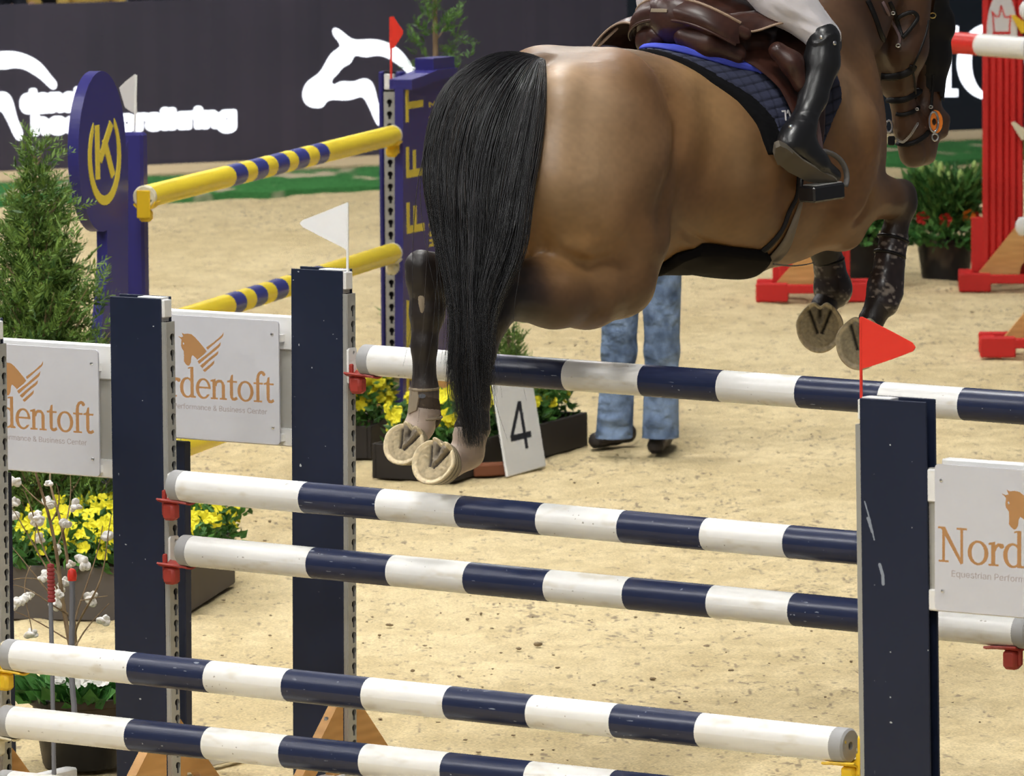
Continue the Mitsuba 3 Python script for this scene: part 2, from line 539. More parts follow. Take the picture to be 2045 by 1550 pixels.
mat('dark_sand', (0.25, 0.19, 0.115), 0.95, 0.1)  # crumbs are a darker brown than the sand floor
labels['sand_clods'] = {'label': 'small dark crumbs of sand scattered over the arena surface', 'category': 'sand', 'kind': 'stuff'}
add('sand_clods', clods(), 'dark_sand', smooth=True)

# LED wall line on the ground
LA, LB = G(-700, 384.1), G(2700, 237.5)
LD = unit(LB - LA)
LN = np.array([LD[1], -LD[0], 0])           # towards the camera
if LN[1] > 0:
    LN = -LN

LED_H = 1.385


def led_u(px, py, z=None):
    p = onplane(px, py, LA, LN)
    return float((p - LA) @ LD), float(p[2])


Mled = fr(LA, LD, ZU, LN)                   # x along the wall, y up, z towards the camera
split = led_u(1253, 100)[0]
W_ALL = float(np.linalg.norm(LB - LA))


def uvbox(x0, x1):
    b = cbox(x0, x1, 0.015, LED_H, -0.12, 0.0)
    return b


def glow(parent, name, poly, z0=0.004, label=None):
    m = extr(poly, 0.006, Mled, z0)
    add(name, m, 'screen_white', parent, label=label, emitter=GLOW)


def led_panel(parent, x0, x1, bs):
    n = max(1, int(round((x1 - x0) / 0.96)))
    for k in range(n):
        a, b = x0 + (x1 - x0) * k / n, x0 + (x1 - x0) * (k + 1) / n
        m = cbox(a + 0.0003, b - 0.0003, 0.015, LED_H, -0.12, 0.0)
        v = np.array(m.vertices)
        m = trimesh.Trimesh(v, m.faces, process=False)
        uv = np.stack([v[:, 0] / 3.0, v[:, 1]], 1)
        add('panel', tm(m, Mled), bs, parent, uv=uv)


led = thing('led_screen', 'long dark purple-grey LED advertising board with white horse head outlines', 'screen')
led_panel(led, 0, split, 'led_face')
led2 = thing('led_screen', 'dark navy LED advertising board with big white serif letters behind the red stand', 'screen')
led_panel(led2, split, W_ALL, 'led_navy')


def ledpoly(pts, smooth=4):
    q = [led_u(x, y) for x, y in pts]
    if smooth:
        p = np.array(q + q[:1])
        from scipy.interpolate import splprep, splev
        tck, _ = splprep(p.T, s=0, per=True, k=3)
        q = np.array(splev(np.linspace(0, 1, 40 * smooth), tck)).T
    return sg.Polygon(q).buffer(0)


HORSE = [(665, 58), (680, 62), (702, 78), (740, 79), (775, 87), (800, 103), (820, 128), (829, 147), (825, 152), (814, 146), (798, 131), (785, 122),
         (768, 113), (745, 111), (725, 113), (706, 112), (700, 123), (684, 134), (670, 150), (661, 163), (664, 169), (674, 166), (690, 163), (708, 163),
         (722, 158), (736, 160), (745, 172), (750, 190), (757, 215), (765, 238), (764, 248), (758, 251), (750, 243), (742, 225), (732, 204), (724, 194),
         (704, 197), (675, 199), (650, 204), (644, 212), (630, 215), (614, 210), (605, 196), (606, 178), (614, 164), (636, 147), (652, 122), (668, 102), (679, 92), (672, 78), (664, 62)]


def shear_shift(pts, dx):
    k = -0.0235
    return [(x + dx, y - dx * k * 0 + 0) for x, y in pts]


hp = ledpoly(HORSE, 6)
glow(led, 'horse_mark', hp, label='white horse head outline nearest the blue standard')
# the same mark again further left, most of it outside the frame
du = led_u(830, 150)[0] - led_u(113, 177)[0]
glow(led, 'horse_mark', sa.translate(hp, -du, 0.0), label='white horse head outline at the left edge')


def ledtext(parent, s, px, py, px1, hpx, grow=0.012):
    u0, z0 = led_u(px, py)
    u1, _ = led_u(px1, py)
    m = text(s, 1.0, 0.01, True)
    sx = (u1 - u0) / (m.bounds[1][0] - m.bounds[0][0])
    h = abs(led_u(px, py - hpx)[1] - z0)
    polys = []
    sec = m.section([0, 0, 1], [0, 0, 0.005])
    p2, to3 = sec.to_2D()
    full = so.unary_union([sa.affine_transform(g, [to3[0, 0], to3[0, 1], to3[1, 0], to3[1, 1], to3[0, 3], to3[1, 3]]) for g in p2.polygons_full])
    full = sa.translate(full, -m.bounds[0][0], 0)
    full = sa.affine_transform(full, [sx, 0, 0, h, u0, z0]).buffer(grow)  # strokes widened to put the bloom of the lit text into their shape
    glow(parent, 'lettering', full)


ledtext(led, 'dansk', 44, 221, 176, 38, 0.020)
ledtext(led, 'hesteforsikring', 66, 265, 468, 34, 0.019)


def rectpx(x0, y0, x1, y1):
    return sg.Polygon([led_u(x0, y0), led_u(x1, y0), led_u(x1, y1), led_u(x0, y1)])


# serif capitals on the right-hand board
glow(led2, 'letter', so.unary_union([rectpx(1868, 60, 1897, 188), rectpx(1846, 179, 1911, 192), rectpx(1846, 53, 1912, 66)]).buffer(0.012).buffer(-0.008))
_c = np.array(led_u(1977, 123)); _e = np.array(led_u(1911, 123)); _t = np.array(led_u(1977, 47)); _b = np.array(led_u(1977, 199))
rx, ry = abs(_c[0] - _e[0]), abs(_t[1] - _b[1]) / 2
ring = sa.scale(sg.Point(*_c).buffer(1, 48), rx, ry).difference(sa.scale(sg.Point(*_c).buffer(1, 48), rx * 0.58, ry * 0.86))
glow(led2, 'letter', ring)
_l = np.array(led_u(1262, 123))
glow(led2, 'letter', sa.translate(ring, _l[0] - _c[0] + 0.55, 0))

# kerb and turf strip in front of the wall, dark hall wall behind
Mk = Mled
struct('trim_1', tm(cbox(-3, W_ALL + 3, 0, 0.05, 0.02, 1.0, 0.01), Mk), 'tan_board')
labels['trim_1']['label'] = 'sandy tan walkway strip along the foot of the advertising boards'


def turf():
    n, m = 500, 46
    X, Z = np.meshgrid(np.linspace(-3, W_ALL + 3, n), np.linspace(.99, 2.98, m), indexing='ij')
    ed = 0.5 * (meshkit.fbm(np.stack([X * 1.4, Z * 0, Z * 0], -1), 3, 8) - 0.5)
    Z = Z + ed * ((Z - .99) / 2.0)
    y = 0.02 + 0.02 * meshkit.noise(np.stack([X * 9, Z * 9, X * 0], -1), 6)
    y[:, -1] = -0.04
    v = np.stack([X, y, Z], -1).reshape(-1, 3)
    i, j = np.meshgrid(np.arange(n - 1), np.arange(m - 1), indexing='ij')
    q = (i * m + j).ravel()
    f = np.vstack([np.stack([q, q + 1, q + m + 1], 1), np.stack([q, q + m + 1, q + m], 1)])
    return tm(trimesh.Trimesh(v, f, process=False), Mk)


labels['turf_strip'] = {'label': 'strip of green artificial turf before the advertising boards, sand spilled on it', 'category': 'grass', 'kind': 'stuff'}
add('turf_strip', turf(), 'turf', smooth=True)
struct('wall_back', tm(cbox(-14, W_ALL + 14, 0, 7.0, -9.0, -8.8), Mk), 'black_matte')

for (x, y) in LAMP_XY:
    k = thing('ceiling_lamp', 'flat rectangular arena lamp hung high above the sand', 'lamp', 'lamps above the arena')
    add('housing', tm(cbox(-1.25, 1.25, -0.5, 0.5, 0.012, 0.12, 0.01), fr([x, y, 10.0], R0, [0, 1, 0], ZU)), 'white_paint', k)
    q = trimesh.Trimesh(np.array([[-1.2, -.45, 0], [1.2, -.45, 0], [1.2, .45, 0], [-1.2, .45, 0.0]]) + [x, y, 10.0], [[0, 2, 1], [0, 3, 2]], process=False)
    add('diffuser', q, 'screen_white', k, emitter={'type': 'area', 'radiance': {'type': 'rgb', 'value': LAMP_POWER}})

# spectators on the stand behind the boards: only their laps and hands show above the board's top edge
def sitter(name, px, cloth, label, lean):
    u, _ = led_u(px, 12)
    o = LA + LD * u - LN * (0.75 + 0.95 * (lean % 2))
    o = o + np.array([0, 0, 0.95])
    A = np.stack([LD, LN, ZU])
    f = Field(o - [.55, .55, .2], o + [.55, .65, 1.25], 0.03)
    L = lambda a, b, c: o + LD * a + LN * b + ZU * c
    f.chain([L(0, -.05, .15), L(0, -.05, .62)], [.17, .19], .06)
    for s in (-1, 1):
        f.chain([L(.11 * s, 0, .08), L(.13 * s, .42, .12), L(.13 * s, .44, -.15)], [.10, .08, .06], .05)
        f.chain([L(.21 * s, -.04, .58), L(.27 * s, .08, .34), L(.12 * s, .33, .33)], [.065, .055, .045], .04)
    f.cone(L(0, -.03, .66), L(0, -.02, .76), .06, .06, .04)
    f.ell(L(0, 0, .90), A, [.085, .10, .125], .02)
    k = thing('person', label, 'person')
    add('body', f.mesh(), cloth, k, smooth=True)
    for s in (-1, 1):
        hnd = trimesh.creation.icosphere(subdivisions=2)
        hnd.apply_scale([.05, .05, .06])
        hnd.apply_translation(L(.10 * s, .38, .34))
        add('hand', hnd, 'skin', k, smooth=True)
    fc = trimesh.creation.icosphere(subdivisions=2)
    fc.apply_transform(fr(L(0, .028, .885), LD * .078, LN * .083, ZU * .11))
    add('face', fc, 'skin', k, smooth=True)
    hr = trimesh.creation.icosphere(subdivisions=2)
    hr.apply_transform(fr(L(0, -.02, .93), LD * .092, LN * .105, ZU * .115))
    add('hair', hr, 'hair_brown', k, smooth=True)


for i, (px, cl, lb) in enumerate([(52, 'cloth_dark', 'spectator in dark clothes with clasped hands, leftmost above the board'),
                                  (168, 'cloth_yellow', 'spectator in mustard yellow seated behind the board, next to the leftmost one'),
                                  (252, 'cloth_yellow', 'spectator in ochre clothes behind the board above the K sign'),
                                  (345, 'cloth_grey', 'spectator in grey-blue clothes behind the board, third gap right of the K sign'),
                                  (432, 'cloth_dark', 'spectator in dark clothes behind the board, rightmost one in view')]):
    sitter('person', px, cl, lb, i)

# ================================================================== the blue and white fence in front
PHI = math.radians(34.5)
E1 = np.array([math.cos(PHI), -math.sin(PHI), 0])        # along the rails, to the right and nearer
AW = np.array([math.sin(PHI), math.cos(PHI), 0])         # across the fence, away from the camera


def pole(name, label, A, B, r, bounds, first, bsdf, group=None, shift=17, capmat='rubber_grey', capl=0.045, taper=1.0):
    A, B = np.asarray(A, float), np.asarray(B, float)
    L = np.linalg.norm(B - A)
    ts = np.linspace(0, 1, 4001)
    pxs = proj(A + (B - A) * ts[:, None])[:, 0]
    tb = [float(np.interp(x + shift, pxs, ts)) for x in bounds]
    tc = capl / L
    tb = [t for t in tb if tc < t < 1 - tc]
    knots_t = [0.0] + tb + [1.0]
    knots_u = [first] + [first + 1 + i for i in range(len(tb))] + [first + 1 + len(tb) - 1e-3]
    knots_u[0] = first + 1e-3
    t = np.unique(np.concatenate([np.linspace(tc * .8, 1 - tc * .8, 30), tb]))
    n = 40
    d = unit(B - A)
    a = unit(np.cross(d, ZU))
    b = np.cross(a, d)
    ang = np.arange(n + 1) * 2 * np.pi / n
    rr = r * (1 + (taper - 1) * t)
    ring = (A + (B - A) * t[:, None])[:, None] + rr[:, None, None] * (np.cos(ang)[None, :, None] * a + np.sin(ang)[None, :, None] * b)
    u = np.interp(t, knots_t, knots_u)
    uv = np.stack([np.repeat(u[:, None], n + 1, 1), np.repeat(ang[None] / 6.2832, len(t), 0)], -1).reshape(-1, 2)
    m = len(t)
    i, j = np.meshgrid(np.arange(m - 1), np.arange(n), indexing='ij')
    q = (i * (n + 1) + j).ravel()
    f = np.vstack([np.stack([q, q + n + 1, q + n + 2], 1), np.stack([q, q + n + 2, q + 1], 1)])
    k = thing(name, label, 'pole', group)
    mesh = trimesh.Trimesh(ring.reshape(-1, 3), f, process=False)
    nrm = (ring - (A + (B - A) * t[:, None])[:, None]).reshape(-1, 3)
    if (mesh.face_normals[0] @ nrm[f[0, 0]]) < 0:
        mesh = trimesh.Trimesh(ring.reshape(-1, 3), f[:, ::-1], process=False)
    add('shaft', mesh, bsdf, k, smooth=True, uv=uv)
    for o, dd, q in ((A, d, 1.0), (B, -d, taper)):
        rc = r * q * 1.015
        prof = [(0.012, 0.012), (0.012, 0.0), (rc - .006, 0.0), (rc, .006), (rc, capl), (rc - .004, capl + .002), (0.0, capl + .002)]
        c = lathe(prof, 40)
        x = unit(np.cross(dd, ZU))
        c = tm(c, fr(o, x, np.cross(dd, x), dd))
        add('end_cap', c, capmat, k, smooth=35)
        for sx in (-1, 1):
            sc = lathe([(0, -.002), (.005, -.002), (.005, .004)], 10)
            add('screw', tm(sc, fr(o + x * sx * r * .62 + np.cross(dd, x) * .3 * r * sx, x, np.cross(dd, x), dd)), 'chrome', f'{k}__end_cap' + ('' if q == 1.0 and o is A else '_001'))
    return k, A, B, d


GP = 'blue and white striped poles of the front fence'
front = [
    ('upper pole of the nearest rank, blue and white stripes, grey caps', PS(14, 1307.5, 640), PS(1699, 1490, 706), [255, 407, 563, 722, 885, 1050, 1217, 1387]),
    ('second pole of the nearest rank, below the longest full pole, stripes scuffed', PS(8, 1440, 641), PS(1692, 1622, 707), [250, 403, 558, 717, 880, 1046, 1213, 1383]),
    ('lowest pole of the nearest rank, only its left end in frame', PS(4, 1569, 642), PS(1688, 1752, 708), [245, 398, 553, 712, 875, 1041, 1208, 1378])]
poles = {}
for lb, A, B, bd in front:
    poles[lb] = pole('striped_pole', lb, A, B, 0.0496, bd, 0, 'pole_paint')
mids = [('upper pole of the middle rank on red cups, blue and white', PS(347, 969.5, 624), PS(2050, 1125, 690), [597, 750, 908, 1070, 1232, 1397, 1563, 1729, 1905]),
        ('lower pole of the middle rank on red cups, blue and white, dirty caps', PS(365, 1099, 624), PS(2063, 1263, 690), [612, 771, 925, 1085, 1243, 1410, 1573, 1742])]
for lb, A, B, bd in mids:
    poles[lb] = pole('striped_pole', lb, A, B, 0.0496, bd, 0, 'pole_paint')
bk = pole('striped_pole', 'highest striped pole at the back, in front of the standing person\'s jeans', PS(726, 718.5, 611), PS(2420, 843, 668), 0.0505, [965, 1120, 1272, 1428, 1585, 1750, 1910, 2070, 2240], 0, 'pole_paint')


def keyhole_strip(h, w=0.044, gap=0.0515, r=0.0115, off=0.031):
    poly = sg.box(0, 0, w, h)
    holes = []
    z = h - 0.05
    while z > 0.04:
        holes.append(so.unary_union([sg.Point(off, z).buffer(r, 8), sg.box(off - r * .5, z - 0.026, off + r * .5, z)]))
        z -= gap
    return poly.difference(so.unary_union(holes))


def post_frame(px_top, px_bot, s, xo):
    """px_top: pixel of the strip-side top corner of the front face; px_bot: a pixel further down the same edge"""
    top = PS(px_top[0], px_top[1], s)
    bot = onplane(px_bot[0], px_bot[1], top, AW)
    ax = unit(top - bot)
    base = top - ax * (top[2] / ax[2])
    return fr(base, xo, AW, ax), top[2] / ax[2]


def inner_post(parent, M, H, width=0.208, thick=0.056, strip=True):
    fw = 0.007
    body = [cbox(0, width, 0, fw, .02, H, .002), cbox(-.002, width + .0, thick - fw, thick, .02, H + .004, .002)]
    body.append(cbox(.1, .11, fw - .001, thick - fw + .001, .02, H - .03))
    add('panel', tm(body[0], M), 'navy_paint', parent)
    add('panel', tm(body[1], M), 'navy_paint', parent)
    add('core', tm(cbox(.004, .099, fw, thick - fw, .02, H + .003, .001), M), 'white_paint', parent)
    add('rib', tm(body[2], M), 'black_matte', parent)
    add('cap_block', tm(cbox(-.010, .004, fw - .001, thick - fw - .002, H - .062, H - .004, .003), M), 'white_paint', parent, label='white plastic block at the top')
    sh = H - .075
    st = extr(keyhole_strip(sh - .04), .003)
    R = np.eye(4)
    R[:3, :3] = np.array([[0, 0, -1.0], [1, 0, 0], [0, 1, 0]])     # x->y, y->z, z->-x
    R[:3, 3] = [-.0145, .006, .04]
    s1 = tm(st, M @ R)
    fl = tm(cbox(-.0145, .004, .004, .007, .04, sh, .0), M)
    fl2 = tm(cbox(-.0145, .004, .049, .052, .04, sh, .0), M)
    add('perforated_strip', [s1, fl, fl2], 'steel', parent, label='steel strip with keyhole slots')
    add('hollow_shade', tm(cbox(-.006, .003, .0075, .0485, .04, sh), M), 'black_matte', parent)  # black sheet painting in the dark of the hollow post behind the slots


def brace(parent, M, x0, apex, out, sgn, y0):
    poly = sg.Polygon([(0, .04), (0, apex), (.018, apex), (out, .055), (out, .04), (out * .72, .04), (out * .45, apex * .36), (.05, .11), (.05, .04)])
    e = extr(poly, .036)
    R = np.eye(4)
    R[:3, :3] = np.array([[0, 0, 1.0], [sgn, 0, 0], [0, 1, 0]])
    R[:3, 3] = [x0, y0, 0]
    b = add('brace', tm(e, M @ R), 'wood', parent, label='pale wooden brace')
    d = unit(np.array([0, sgn * (out - .018), .055 - apex]))
    nrm = unit(np.array([0, sgn * (apex - .055), out - .018]))
    pos = np.array([x0 + .018, y0 + sgn * .018, apex]) + d * .075 + nrm * .001
    sc = lathe([(0, .004), (.006, .003), (.008, 0), (.008, -.003)], 10)
    X = np.array([1.0, 0, 0])
    add('screw', tm(sc, M @ fr(pos, X, np.cross(nrm, X), nrm)), 'chrome', b)


def foot(parent, M, x0, x1):
    add('foot', tm(cbox(x0, x1, -.28, .30, .0, .045, .006), M), 'white_paint', parent)


# ---- lettering of the sponsor board: serif shapes drawn stroke by stroke (cap height 1)
def _ell(cx, cy, rx, ry):
    return sa.scale(sg.Point(cx, cy).buffer(1, 24), rx, ry)


def _bar(x0, y0, x1, y1):
    return sg.box(x0, y0, x1, y1)


def _path(pts, w):
    return sg.LineString(pts).buffer(w / 2, cap_style=2, join_style=1)


def glyph(c):
    xh, st, hl = .66, .095, .035
    ser = lambda x, y, w: _bar(x - w / 2, y, x + w / 2, y + hl)
    if c == 'o':
        return _ell(.30, xh / 2, .30, xh / 2 + .015).difference(_ell(.30, xh / 2, .205, xh / 2 - .03)), .63
    if c == 'e':
        g = _ell(.28, xh / 2, .28, xh / 2 + .015).difference(_ell(.295, xh / 2, .195, xh / 2 - .03))
        g = g.difference(sg.Polygon([(.28, .34), (.7, .34), (.7, .17), (.42, .12)]))
        return so.unary_union([g, _bar(.08, .345, .53, .385)]), .58
    if c == 'd':
        b = _ell(.27, xh / 2, .27, xh / 2 + .015).difference(_ell(.29, xh / 2, .185, xh / 2 - .03))
        return so.unary_union([b.difference(_bar(.46, -.2, .9, 1)), _bar(.42, 0, .515, 1.04), sg.Polygon([(.515, 1.04), (.33, .99), (.33, 1.02), (.42, 1.04)]), _bar(.515, 0, .58, hl), sg.Polygon([(.515, .06), (.60, .035), (.60, 0), (.5, 0)])]), .63
    if c == 'n':
        arch = _path([(.13 + .05, .46), (.21, .57), (.30, .62), (.40, .62), (.47, .56), (.49, .46)], .07)
        return so.unary_union([_bar(.08, 0, .175, xh), sg.Polygon([(.175, xh + .02), (0, xh - .03), (0, xh - .06), (.1, xh - .06)]), ser(.13, 0, .25), arch, _bar(.445, 0, .54, .5), ser(.49, 0, .25)]), .66
    if c == 'r':
        arm = _path([(.16, .44), (.21, .55), (.29, .61), (.37, .60)], .07)
        return so.unary_union([_bar(.08, 0, .175, xh), sg.Polygon([(.175, xh + .02), (0, xh - .03), (0, xh - .06), (.1, xh - .06)]), ser(.14, 0, .28), arm, sg.Point(.38, .575).buffer(.06)]), .44
    if c == 't':
        hook = _path([(.15, .2), (.155, .1), (.20, .035), (.28, .03), (.36, .08)], .075)
        return so.unary_union([_bar(.105, .15, .20, .70), sg.Polygon([(.20, .86), (.155, .84), (.105, .68), (0, .64), (0, .61), (.2, .61)]), _bar(0, .61, .36, .65), hook]), .40
    if c == 'f':
        top = _path([(.155, .75), (.165, .88), (.22, .98), (.31, 1.02), (.39, .99)], .075)
        return so.unary_union([_bar(.105, 0, .20, .80), _bar(0, .61, .34, .65), ser(.155, 0, .30), top, sg.Point(.39, .955).buffer(.05)]), .40
    if c == 'N':
        return so.unary_union([_bar(.11, 0, .165, 1), _bar(.66, 0, .715, 1), sg.Polygon([(.05, 1), (.17, 1), (.715, .0), (.66, -.03)]), ser(.14, 0, .28), ser(.69, 1 - hl, .28), ser(.08, 1 - hl, .20)]), .88
    return None, .3


def word(s):
    x, out = 0, []
    for c in s:
        g, w = glyph(c)
        out.append(sa.translate(g, x, 0))
        x += w
    return out, x


def unz(pts, X0, kx=3.84e-4, kz=3.16e-4, sh=0.083, Y0=1015):
    return [((x - X0) * kx, -(y - sh * (x - X0) - Y0) * kz) for x, y in pts]


HEADM = [(207, 338), (232, 352), (270, 348), (310, 356), (345, 385), (395, 440), (440, 495), (474, 540), (440, 575), (405, 600), (372, 627), (350, 600), (318, 575),
         (306, 600), (300, 655), (285, 683), (270, 690), (248, 672), (225, 640), (228, 600), (226, 530), (205, 500), (196, 470), (202, 412), (190, 395), (165, 372), (200, 385), (222, 378)]
FEATH = [[(470, 500), (560, 440), (640, 375), (660, 345), (655, 378), (640, 400), (580, 445), (486, 524)],
         [(374, 642), (480, 570), (600, 475), (628, 448), (622, 485), (600, 510), (500, 585), (392, 672)],
         [(402, 690), (500, 615), (575, 560), (602, 538), (596, 570), (578, 590), (500, 645), (425, 718)],
         [(432, 738), (500, 685), (556, 640), (552, 668), (535, 690), (452, 760)]]


def sponsor_board(parent, o, xdir, w=0.63, h=0.41):
    """o: lower left corner of the board as read; xdir: reading direction"""
    nrm = -AW
    M = fr(o, xdir, ZU, nrm)
    plate = sg.box(0, 0, w, h).buffer(-.012).buffer(.012, 6)
    b = add('board', extr(plate, .006, M), 'sign_white', parent, label='white sponsor board')
    # lettering baseline, at the height that puts the text as printed
    cap = .097
    gl, total = word('Nordentoft')
    gl = [g.buffer(.011) for g in gl]
    k = .597 / total
    y0 = h - .272
    for g in gl:
        add('letter', extr(sa.affine_transform(g, [k, 0, 0, cap, .014, y0]), .0012, M, .0058), 'gold_print', b)
    sub = text('Equestrian Performance & Business Center', .0175, .001)
    sub.apply_transform(np.diag([.525 / (sub.bounds[1][0] - sub.bounds[0][0]), 1, 1, 1]))
    sub.apply_translation([.052, y0 - .040, .0058])
    add('small_print', tm(sub, M), 'grey_print', b)
    ox, oy = .014 + .215, y0
    def tr(pts):
        return [(x + ox, y + oy) for x, y in unz(pts, 205)]
    hd = sg.Polygon(tr(HEADM)).buffer(.0012).buffer(-.0012)
    hd = hd.difference(sg.Polygon(tr([(213, 450), (224, 437), (233, 455), (224, 468)])))
    add('emblem', extr(hd, .0012, M, .0058), 'gold_print', b, label='gold horse head')
    for q in FEATH:
        add('emblem', extr(sg.Polygon(tr(q)).buffer(0), .0012, M, .0058), 'gold_print', b)
    for (sx, sy) in ((.022, h - .045), (w - .026, h - .045), (.026, .055), (w - .026, .055)):
        sc = lathe([(0, .006), (.004, .005), (.006, .001), (.006, -.001)], 10)
        add('screw', tm(sc, M @ fr([sx, sy, .006], [1, 0, 0], [0, 1, 0], [0, 0, 1])), 'chrome', b)


def wing(label, px_top, px_bot, s, side, width, sign_px=None, low_beam=False):
    xo = -E1 if side == 'left' else E1
    M, H = post_frame(px_top, px_bot, s, xo)
    k = thing('jump_stand', label, 'jump stand')
    inner_post(k, M, H, width)
    brace(k, M, .0, .29, .24, -1, -.001)
    brace(k, M, .0, .29, .24, 1, .057)
    foot(k, M, -.005, .05)
    sgt = -1
    if sign_px is not None:
        # board hung in front of rails between inner and outer post
        c = onplane(sign_px[0], sign_px[1], M[:3, 3] - AW * .032, AW)        # upper corner next to the inner post
        zt = c[2]
        xs = float((c - M[:3, 3]) @ xo)
        if side == 'left':
            add('rail', tm(cbox(width - .004, .75, .004, .046, zt - .10, zt + .012, .004), M), 'white_paint', k)
        else:
            add('bracket', tm(cbox(width - .004, width + .05, .004, .046, zt - .115, zt - .022, .004), M), 'white_paint', k)
            add('rail', tm(cbox(width + .045, .75, .004, .046, zt - .10, zt + .010, .004), M), 'white_paint', k)
        add('rail', tm(cbox(width - .004, .75, .004, .046, zt - .42, zt - .36, .004), M), 'white_paint', k)
        add('back_board', tm(cbox(width - .004, .75, .016, .034, zt - .415, zt - .02), M), 'white_in_shade', k)
        add('outer_post', tm(cbox(width + .445, width + .445 + .15, .0, .035, .02, zt - .43, .003), M), 'navy_paint', k)
        if not low_beam:
            pass
        else:
            add('beam', tm(cbox(width * .2, width + .50, .012, .046, .05, .105, .004), M), 'white_paint', k)
        M2 = M.copy()
        M2[:3, 3] += xo * (width + .40)
        foot(k, M2, .0, .05)
        w = .63
        o = c - ZU * .41
        if side == 'left':
            o = o - E1 * w
        sponsor_board(k, o, E1, w)
        for dz in (-.06, -.39):
            spacer = cbox(xs + .02, xs + .05, -.026, .006, zt + dz - .012, zt + dz + .012)
            add('spacer', tm(spacer, M), 'white_paint', k)
    return k, M, H


W0 = wing('blue stand at the left edge of the picture, mostly outside the frame', (-17, 640), (-5, 1540), 642, 'left', .208)
W1 = wing('blue stand with a cut-off sponsor board, left of the middle rank poles', (320.3, 597), (332, 1440), 624, 'left', .207, (197.5, 699))
W2 = wing('tall blue stand carrying the white flag, sponsor board with a whole emblem', (683, 541.5), (685.8, 1440), 611, 'left', .208, (558, 641), True)
W3 = wing('blue stand at right with the red flag on top, nearest the camera', (1716, 795), (1725, 1500), 712, 'right', .2165, (1869, 926))
W4 = wing('blue stand just past the right edge holding the end of a middle pole', (2078, 700), (2084, 1300), 690, 'right', .21)


for (pts_, w_) in (([(1727, 1002), (1738, 1040), (1746, 1078)], .0022), ([(1757, 1128), (1763, 1148), (1764, 1166)], .0050), ([(1733, 1035), (1742, 1062)], .004)):
    q_ = [onplane(x, y, W3[1][:3, 3], -AW) for x, y in pts_]
    M3 = fr(W3[1][:3, 3], E1, ZU, -AW)
    l_ = sg.LineString([((p - M3[:3, 3]) @ E1, p[2] - M3[2, 3]) for p in q_])
    add('scratch', extr(sa.scale(l_.buffer(w_, 4), 1, 1), .0008, M3, .0), 'scuff', W3[0] + '__panel')


def cup(label, Mp, xo, zc, yc, col, r=.0515, plate='white_paint', cat='jump cup'):
    """cup on the strip of a post: cradle below the pole"""
    k = thing('jump_cup', label, cat)
    B = Mp[:3, 3] + Mp[:3, 2] * (zc / Mp[2, 2])
    M = fr(B, -xo, AW, ZU)           # x away from the post along the pole
    pl = sg.box(.004, -.085, .050, .034).buffer(-.01).buffer(.01, 5).difference(sg.Point(.034, .018).buffer(.006))
    R = np.eye(4)
    R[:3, :3] = np.array([[0, 0, 1.0], [1, 0, 0], [0, 1, 0]])
    R[:3, 3] = [.0148, .0, 0]
    add('back_plate', tm(extr(pl, .008), M @ R), plate, k)
    # cradle: a curved sheet under the pole, narrowing towards its lip
    n, mm = 14, 9
    xs = np.linspace(.022, .135, n)
    vs, th = [], .006
    for layer in (0, 1):
        for x in xs:
            q = (x - .022) / .113
            half = np.radians(40 - 12 * q)
            ang = np.linspace(-half, half, mm)
            rr = r + .001 + th * layer + .010 * max(0, q - .75) * (1 if layer == 0 else 1)
            for a in ang:
                vs.append([x, yc + rr * math.sin(a), -rr * math.cos(a)])
    vs = np.array(vs)
    f = []
    N = n * mm
    for i in range(n - 1):
        for j in range(mm - 1):
            a, b, c, d = i * mm + j, i * mm + j + 1, (i + 1) * mm + j + 1, (i + 1) * mm + j
            f += [(a, b, c), (a, c, d), (N + a, N + c, N + b), (N + a, N + d, N + c)]
    edge = [(i * mm, (i + 1) * mm) for i in range(n - 1)] + [((n - 1) * mm + j, (n - 1) * mm + j + 1) for j in range(mm - 1)] + \
           [((i + 1) * mm + mm - 1, i * mm + mm - 1) for i in range(n - 1)] + [(j + 1, j) for j in range(mm - 1)]
    for a, b in edge:
        f += [(a, b, N + b), (a, N + b, N + a)]
    cr = trimesh.Trimesh(vs, f, process=False)
    cr.fix_normals()
    tab = cbox(.030, .078, yc - .022, yc + .022, -r - .062, -r - .004, .010)
    fin = cbox(.0215, .034, yc - .009, yc + .009, -r - .05, -r + .034, .004)
    add('cradle', [tm(cr, M), tm(tab, M), tm(fin, M)], col, k, smooth=40)
    return k


def zpole(pA, pB, Mp):
    t = float((Mp[:3, 3] - pA) @ E1) / float((pB - pA) @ E1)
    p = pA + (pB - pA) * t
    return p[2], float((p - Mp[:3, 3]) @ AW)


def put_cup(label, pl, W, side, col, plate='white_paint'):
    _, A, B, d = pl
    M = W[1]
    xo = -E1 if side == 'left' else E1
    z, y = zpole(A, B, M)
    cup(label, M, xo, z, y, col, plate=plate)


pk = list(poles.values())
put_cup('yellow jump cup at left edge under the upper pole of the nearest rank', pk[0], W0, 'left', 'yellow_plastic', 'cream_plastic')
put_cup('cream jump cup at left edge under the second nearest pole', pk[1], W0, 'left', 'cream_plastic', 'cream_plastic')
put_cup('yellow jump cup holding the right end of the nearest pole at the red flag stand', pk[0], W3, 'right', 'yellow_plastic', 'yellow_plastic')
put_cup('pale jump cup below the yellow one at the red flag stand', pk[1], W3, 'right', 'cream_plastic', 'cream_plastic')
put_cup('dull red jump cup under the left end of the upper middle pole', pk[3], W1, 'left', 'red_plastic')
put_cup('bright red jump cup under the left end of the lower middle pole', pk[4], W1, 'left', 'red_plastic')
put_cup('red jump cup at the right edge of the picture under a grey pole cap', pk[4], W4, 'right', 'red_plastic', 'red_plastic')
put_cup('red jump cup under the left end of the highest striped pole', bk, W2, 'left', 'red_plastic')
